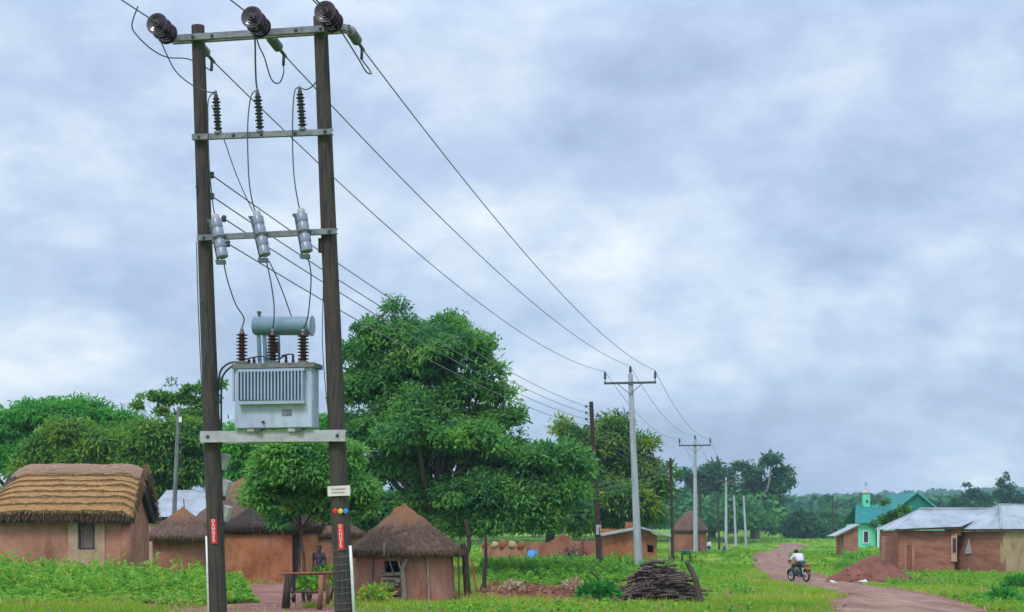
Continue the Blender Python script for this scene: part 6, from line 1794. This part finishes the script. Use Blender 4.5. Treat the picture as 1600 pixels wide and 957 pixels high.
def person(label, J, shirt, trousers, parent_loc, rotz=0.0, scale=1.0, hair='hair', long_leg=True, puff=1.0):
    """J: joints in local space, +x = the way the person faces"""
    t = thing('person', parent_loc, label, 'person'); t.rotation_euler = (0, 0, rotz); t.scale = (scale,) * 3
    V = {k: Vector(v) for k, v in J.items()}
    n, e = {}, []
    def add(k, p, r, to=None):
        n[k] = (p, r)
        if to: e.append((to, k))
    add('pelvis', V['pelvis'], (.13, .10)); add('waist', V['pelvis'].lerp(V['chest'], .45), (.125, .095), 'pelvis'); add('chest', V['chest'], (.155, .105), 'waist')
    add('neck', V['neck'], .055, 'chest'); hd = (V['head'] - V['neck']).normalized()
    add('jaw', V['neck'].lerp(V['head'], .55) + Vector((.03, 0, 0)), .07, 'neck'); add('head', V['head'], (.082, .10), 'jaw'); add('crown', V['head'] + hd * .085, .06, 'head')
    add('nose', V['head'] + Vector((.105, 0, -.02)), .012, 'head')
    for s, sg in (('l', 1), ('r', -1)):
        add('ear' + s, V['head'] + Vector((-.005, .088 * sg, -.01)), .016, 'head')
        add('sh' + s, V['shoulder_' + s], .062, 'chest'); add('el' + s, V['elbow_' + s], .043, 'sh' + s); add('wr' + s, V['wrist_' + s], .030, 'el' + s)
        fd = (V['wrist_' + s] - V['elbow_' + s]).normalized() if 'grip' not in J else Vector((.85, 0, -.5)).normalized()
        pl = V['wrist_' + s] + fd * .07; add('pa' + s, pl, (.034, .02), 'wr' + s)
        ac = fd.cross(Vector((0, 0, 1)) if abs(fd.z) < .8 else Vector((1, 0, 0))).normalized()
        for i, L in enumerate((.065, .075, .07, .055)):
            o = ac * ((i - 1.5) * .021)
            add(f'f{i}a{s}', pl + fd * (.03 + L * .5) + o, .0095, 'pa' + s); add(f'f{i}b{s}', pl + fd * (.03 + L * .85) + o + Vector((0, 0, -.02)), .008, f'f{i}a{s}')
        add('th' + s, V['wrist_' + s] + fd * .05 + ac * .045, .011, 'pa' + s); add('tt' + s, V['wrist_' + s] + fd * .09 + ac * .06, .009, 'th' + s)
        add('hip' + s, V['hip_' + s], .092, 'pelvis'); add('kn' + s, V['knee_' + s], .058, 'hip' + s); add('cf' + s, V['knee_' + s].lerp(V['ankle_' + s], .35), .055, 'kn' + s); add('an' + s, V['ankle_' + s], .036, 'cf' + s); add('to' + s, V['toe_' + s], .032, 'an' + s)
    skin_mesh('body', n, e, M['skin'], t, 1)
    # shirt
    q, g = {}, []
    def ad(k, p, r, to=None):
        q[k] = (p, r)
        if to: g.append((to, k))
    ad('c', V['chest'], (.185, .135)); ad('w', n['waist'][0], (.165, .13), 'c'); ad('p', V['pelvis'] + Vector((0, 0, .02)), (.165, .14), 'w'); ad('n', V['chest'].lerp(V['neck'], .7), .075, 'c')
    for s in 'lr':
        ad('s' + s, V['shoulder_' + s], .085, 'c'); ad('e' + s, V['elbow_' + s], .062, 's' + s)
        if long_leg: ad('h' + s, V['elbow_' + s].lerp(V['wrist_' + s], .8), .045, 'e' + s)
    if puff != 1.0: q = {k: (p, tuple(x * puff for x in r) if isinstance(r, tuple) else r * puff) for k, (p, r) in q.items()}
    skin_mesh('shirt', q, g, M[shirt], t, 1)
    q, g = {}, []
    ad('p', V['pelvis'] - Vector((0, 0, .01)), (.155, .13))
    for s in 'lr':
        ad('h' + s, V['hip_' + s], .108, 'p'); ad('k' + s, V['knee_' + s], .077, 'h' + s); ad('a' + s, V['knee_' + s].lerp(V['ankle_' + s], .92 if long_leg else .3), .055, 'k' + s)
    skin_mesh('trousers', q, g, M[trousers], t, 1)
    hd_c = V['head'] + hd * .035 - Vector((.022, 0, 0))
    mb = MB(); mb.lathe([(.098, -.03), (.104, .0), (.098, .04), (.07, .078), (.02, .095)], hd_c, hd, 14); mb.build('hair', M[hair], None, True).parent = t
    for s in (-1, 1):
        o = MB().lathe([(.002, -.006), (.010, 0), (.002, .006)], V['head'] + Vector((.078, .032 * s, .012)), (1, 0, 0), 8).build('eye', M['white'], None, True); o.parent = t
        fo = V['toe_l' if s > 0 else 'toe_r']; an = V['ankle_l' if s > 0 else 'ankle_r']
        o = MB().tube([an + Vector((-.06, 0, -.045)), an.lerp(fo, .5) + Vector((0, 0, -.035)), fo + Vector((.03, 0, -.012))], [.04, .045, .035], 8).build('sandal', M['tyre'], None, True); o.parent = t
    o = MB().box(V['head'] + Vector((.088, 0, -.058)), (.012, .04, .010)).build('mouth', M['bike_red'], None); o.parent = t
    return t
def standing(h=1.0, stride=.0, armx=.04):
    return dict(pelvis=(0, 0, .93), chest=(.0, 0, 1.28), neck=(.01, 0, 1.46), head=(.03, 0, 1.60), shoulder_l=(0, .18, 1.39), shoulder_r=(0, -.18, 1.39), elbow_l=(-.02 - stride * .4, .24, 1.12), elbow_r=(-.02 + stride * .4, -.24, 1.12),
                wrist_l=(armx - stride * .3, .25, .88), wrist_r=(armx + stride * .6, -.25, .88), hip_l=(0, .095, .92), hip_r=(0, -.095, .92), knee_l=(.03 + stride, .10, .50), knee_r=(.03 - stride * .5, -.10, .50), ankle_l=(stride, .10, .08), ankle_r=(-stride * 1.4, -.10, .09), toe_l=(.16 + stride, .11, .035), toe_r=(.15 - stride * 1.4, -.11, .04))
def stand_at(px, Y): x = X(px, Y); return (x, Y, G(x, Y))
person('child in dark clothes standing behind the wooden rack', standing(), 'cloth_dark', 'cloth_dark', stand_at(499, 47.5), R(-100), .80, long_leg=False)
person('distant person in white top on the path by the domed hut', standing(stride=.12), 'cloth_white', 'jeans', stand_at(1108, 150), R(200), .98)
person('distant person in ochre and blue walking on the far path', standing(stride=.16), 'cloth_ochre', 'cloth_blue', stand_at(1132, 152), R(150), .92)

# ---- motorbike and rider
bpos = (X(1248, 73.5), 73.5)
hd_ang = math.atan2(.92, -.39)
bike = thing('motorbike', (bpos[0], bpos[1], G(*bpos) + .06), 'small dark motorbike ridden up the dirt road', 'motorbike')
WR = .30; WF, WB = Vector((.63, 0, WR)), Vector((-.63, 0, WR))
def bp_(mb, name, m, par=None, smooth=True, auto=45):
    o = mb.build(name, m, None, smooth, auto=auto); o.parent = par or bike; return o
for c in (WF, WB):
    w = bp_(MB().torus(c, (0, 1, 0), WR - .045, .048, 28, 10), 'tyre', M['tyre'])
    bp_(MB().torus(c, (0, 1, 0), WR - .095, .018, 28, 6), 'rim', M['chrome'], w)
    bp_(MB().lathe([(.05, -.05), (.06, -.03), (.035, 0), (.06, .03), (.05, .05)], c, (0, 1, 0), 12), 'hub', M['chrome'], w)
    for k in range(12):
        a = 2 * math.pi * k / 12
        bp_(MB().tube([c + Vector((0, .02 * (-1) ** k, 0)), c + Vector((math.cos(a) * (WR - .1), 0, math.sin(a) * (WR - .1)))], .005, 4), 'spoke', M['chrome'], w)
fr = bp_(MB().tube(smooth_path([(.42, 0, .86), (.2, 0, .74), (-.1, 0, .70), (-.55, 0, .72)]), .025, 8), 'frame', M['bike_black'])
bp_(MB().tube(smooth_path([(.40, 0, .80), (.28, 0, .45), (.10, 0, .26), (-.2, 0, .27), (-.25, 0, .68)]), .022, 8), 'cradle', M['bike_black'], fr)
for s in (-1, 1):
    bp_(MB().tube([(.43, .07 * s, .95), (.52, .07 * s, .62), (.63, .07 * s, .30)], [.022, .022, .027], 8), 'fork', M['chrome'])
    bp_(MB().tube([(-.2, .09 * s, .36), (-.63, .09 * s, .30)], .018, 8), 'swingarm', M['bike_black'])
    bp_(MB().tube([(-.42, .11 * s, .68), (-.58, .11 * s, .34)], .028, 8), 'shock', M['chrome'])
    bp_(MB().tube(smooth_path([(.40, 0, .98), (.40, .15 * s, 1.0), (.36, .27 * s, 1.05), (.26, .38 * s, 1.02)]), .013, 6), 'handlebar', M['chrome'])
    bp_(MB().tube([(.31, .32 * s, 1.035), (.22, .41 * s, 1.01)], .018, 8), 'grip', M['tyre'])
    bp_(MB().tube([(.36, .24 * s, 1.06), (.34, .28 * s, 1.20)], .006, 5), 'mirror_stalk', M['bike_black'])
    bp_(MB().lathe([(.002, -.008), (.05, 0), (.002, .008)], (.34, .29 * s, 1.23), (1, 0, 0), 12), 'mirror', M['chrome'])
    bp_(MB().tube([(0, .08 * s, .30), (0, .20 * s, .29)], .014, 6), 'foot_peg', M['tyre'])
    bp_(MB().lathe([(.005, -.02), (.028, -.01), (.03, .02), (.01, .04)], (-.72, .14 * s, .72), (-1, 0, 0), 10), 'indicator', M['cloth_ochre'])
bp_(MB().lathe([(.03, 0), (.10, .05), (.14, .2), (.13, .38), (.07, .47), (.02, .49)], (.37, 0, .84), (-1, 0, -.12), 14), 'fuel_tank', M['bike_red'])
bp_(MB().box((-.34, 0, .80), (.72, .24, .09)).jitter(.015, 5), 'seat', M['bike_black'])
bp_(MB().box((.02, 0, .40), (.34, .24, .22)).jitter(.02, 7), 'engine', M['dark_steel'])
bp_(MB().lathe([(.075, 0), (.09, .02), (.075, .03), (.09, .05), (.075, .06), (.09, .08), (.075, .09), (.09, .11), (.06, .14)], (.10, 0, .48), (.35, 0, 1), 12), 'cylinder_head', M['chrome'])
bp_(MB().tube(smooth_path([(.14, -.12, .5), (.22, -.15, .36), (.05, -.16, .26), (-.3, -.17, .28), (-.78, -.19, .38)]), [.02] * 12 + [.03 + .02 * min(1, i / 4) for i in range(13)], 8), 'exhaust', M['chrome'])
bp_(MB().lathe([(.03, 0), (.09, .03), (.095, .09), (.085, .10), (.002, .11)], (.44, 0, .90), (1, 0, -.05), 16), 'headlamp', M['chrome'])
def fender(c, a0, a1, name, m):
    mb = MB(); pts = []
    vv, ff = [], []
    for i in range(11):
        a = a0 + (a1 - a0) * i / 10
        for y in (-.07, -.05, .05, .07):
            r = WR + (.035 if abs(y) < .06 else .01); vv.append(c + Vector((math.cos(a) * r, y, math.sin(a) * r)))
    for i in range(10):
        for j in range(3): ff.append((i * 4 + j, i * 4 + j + 1, i * 4 + 5 + j, i * 4 + 4 + j))
    mb.add(vv, ff); o = bp_(mb, name, m)
    sd_ = o.modifiers.new('thick', 'SOLIDIFY'); sd_.thickness = .006
fender(WF, R(10), R(150), 'front_fender', M['bike_black']); fender(WB, R(35), R(185), 'rear_fender', M['bike_red'])
bp_(MB().box((-.76, 0, .74), (.08, .20, .10)).jitter(.01, 9), 'tail_lamp', M['sign_red'])
bp_(MB().box((-.90, 0, .55), (.015, .18, .12)), 'number_plate', M['shutter_dark'])
bp_(MB().tube(smooth_path([(-.45, -.13, .83), (-.80, -.13, .84), (-.85, 0, .84), (-.80, .13, .84), (-.45, .13, .83)]), .012, 6), 'grab_rail', M['chrome'])
bike.rotation_euler = (0, 0, hd_ang)
bag = MB().box((.22, .18, .95), (.38, .28, .22)).jitter(.05, 4)
bo = bag.build('bag', M['tan'], None, True, auto=40); bo.location = bike.location; bo.rotation_euler = (0, 0, hd_ang)
bvm = bo.modifiers.new('bevel', 'BEVEL'); bvm.width = .05; bvm.segments = 3
tag(bo, 'tan bag held on the tank of the motorbike', 'bag')
RJ = dict(pelvis=(-.22, 0, .92), chest=(.02, 0, 1.20), neck=(.13, 0, 1.34), head=(.22, 0, 1.45), shoulder_l=(.06, .20, 1.29), shoulder_r=(.06, -.20, 1.29), elbow_l=(.12, .36, 1.10), elbow_r=(.12, -.36, 1.10),
          wrist_l=(.24, .36, 1.05), wrist_r=(.24, -.36, 1.05), grip=1, hip_l=(-.17, .10, .90), hip_r=(-.17, -.10, .90), knee_l=(.24, .21, .74), knee_r=(.24, -.21, .74), ankle_l=(-.02, .19, .38), ankle_r=(-.02, -.19, .38), toe_l=(.14, .19, .335), toe_r=(.14, -.19, .335))
t = person('motorbike rider in loose pale shirt seen from behind', {k: v for k, v in RJ.items() if k != 'grip'}, 'shirt', 'jeans', bike.location, hd_ang, .98, puff=1.28)

# ================================================================== haze: the damp air of the wet season
hz_m = bpy.data.materials.new('damp_air'); hz_m.use_nodes = True
hn = hz_m.node_tree; hn.nodes.clear()
ho = hn.nodes.new('ShaderNodeOutputMaterial'); hv = hn.nodes.new('ShaderNodeVolumePrincipled')
hv.inputs['Color'].default_value = (.58, .83, 1.0, 1); hv.inputs['Density'].default_value = .0003; hv.inputs['Anisotropy'].default_value = 0.0
hn.links.new(hv.outputs[0], ho.inputs['Volume'])
zlow = float(GZ.min()) - 1.0; zhigh = float(GZ.max()) + 18
hb_ = MB().box((0, 1550, (zlow + zhigh) / 2), (5060, 3760, zhigh - zlow)).build('haze', hz_m)
tag(hb_, 'thin bluish haze softening the far ridge', 'haze', kind='stuff')
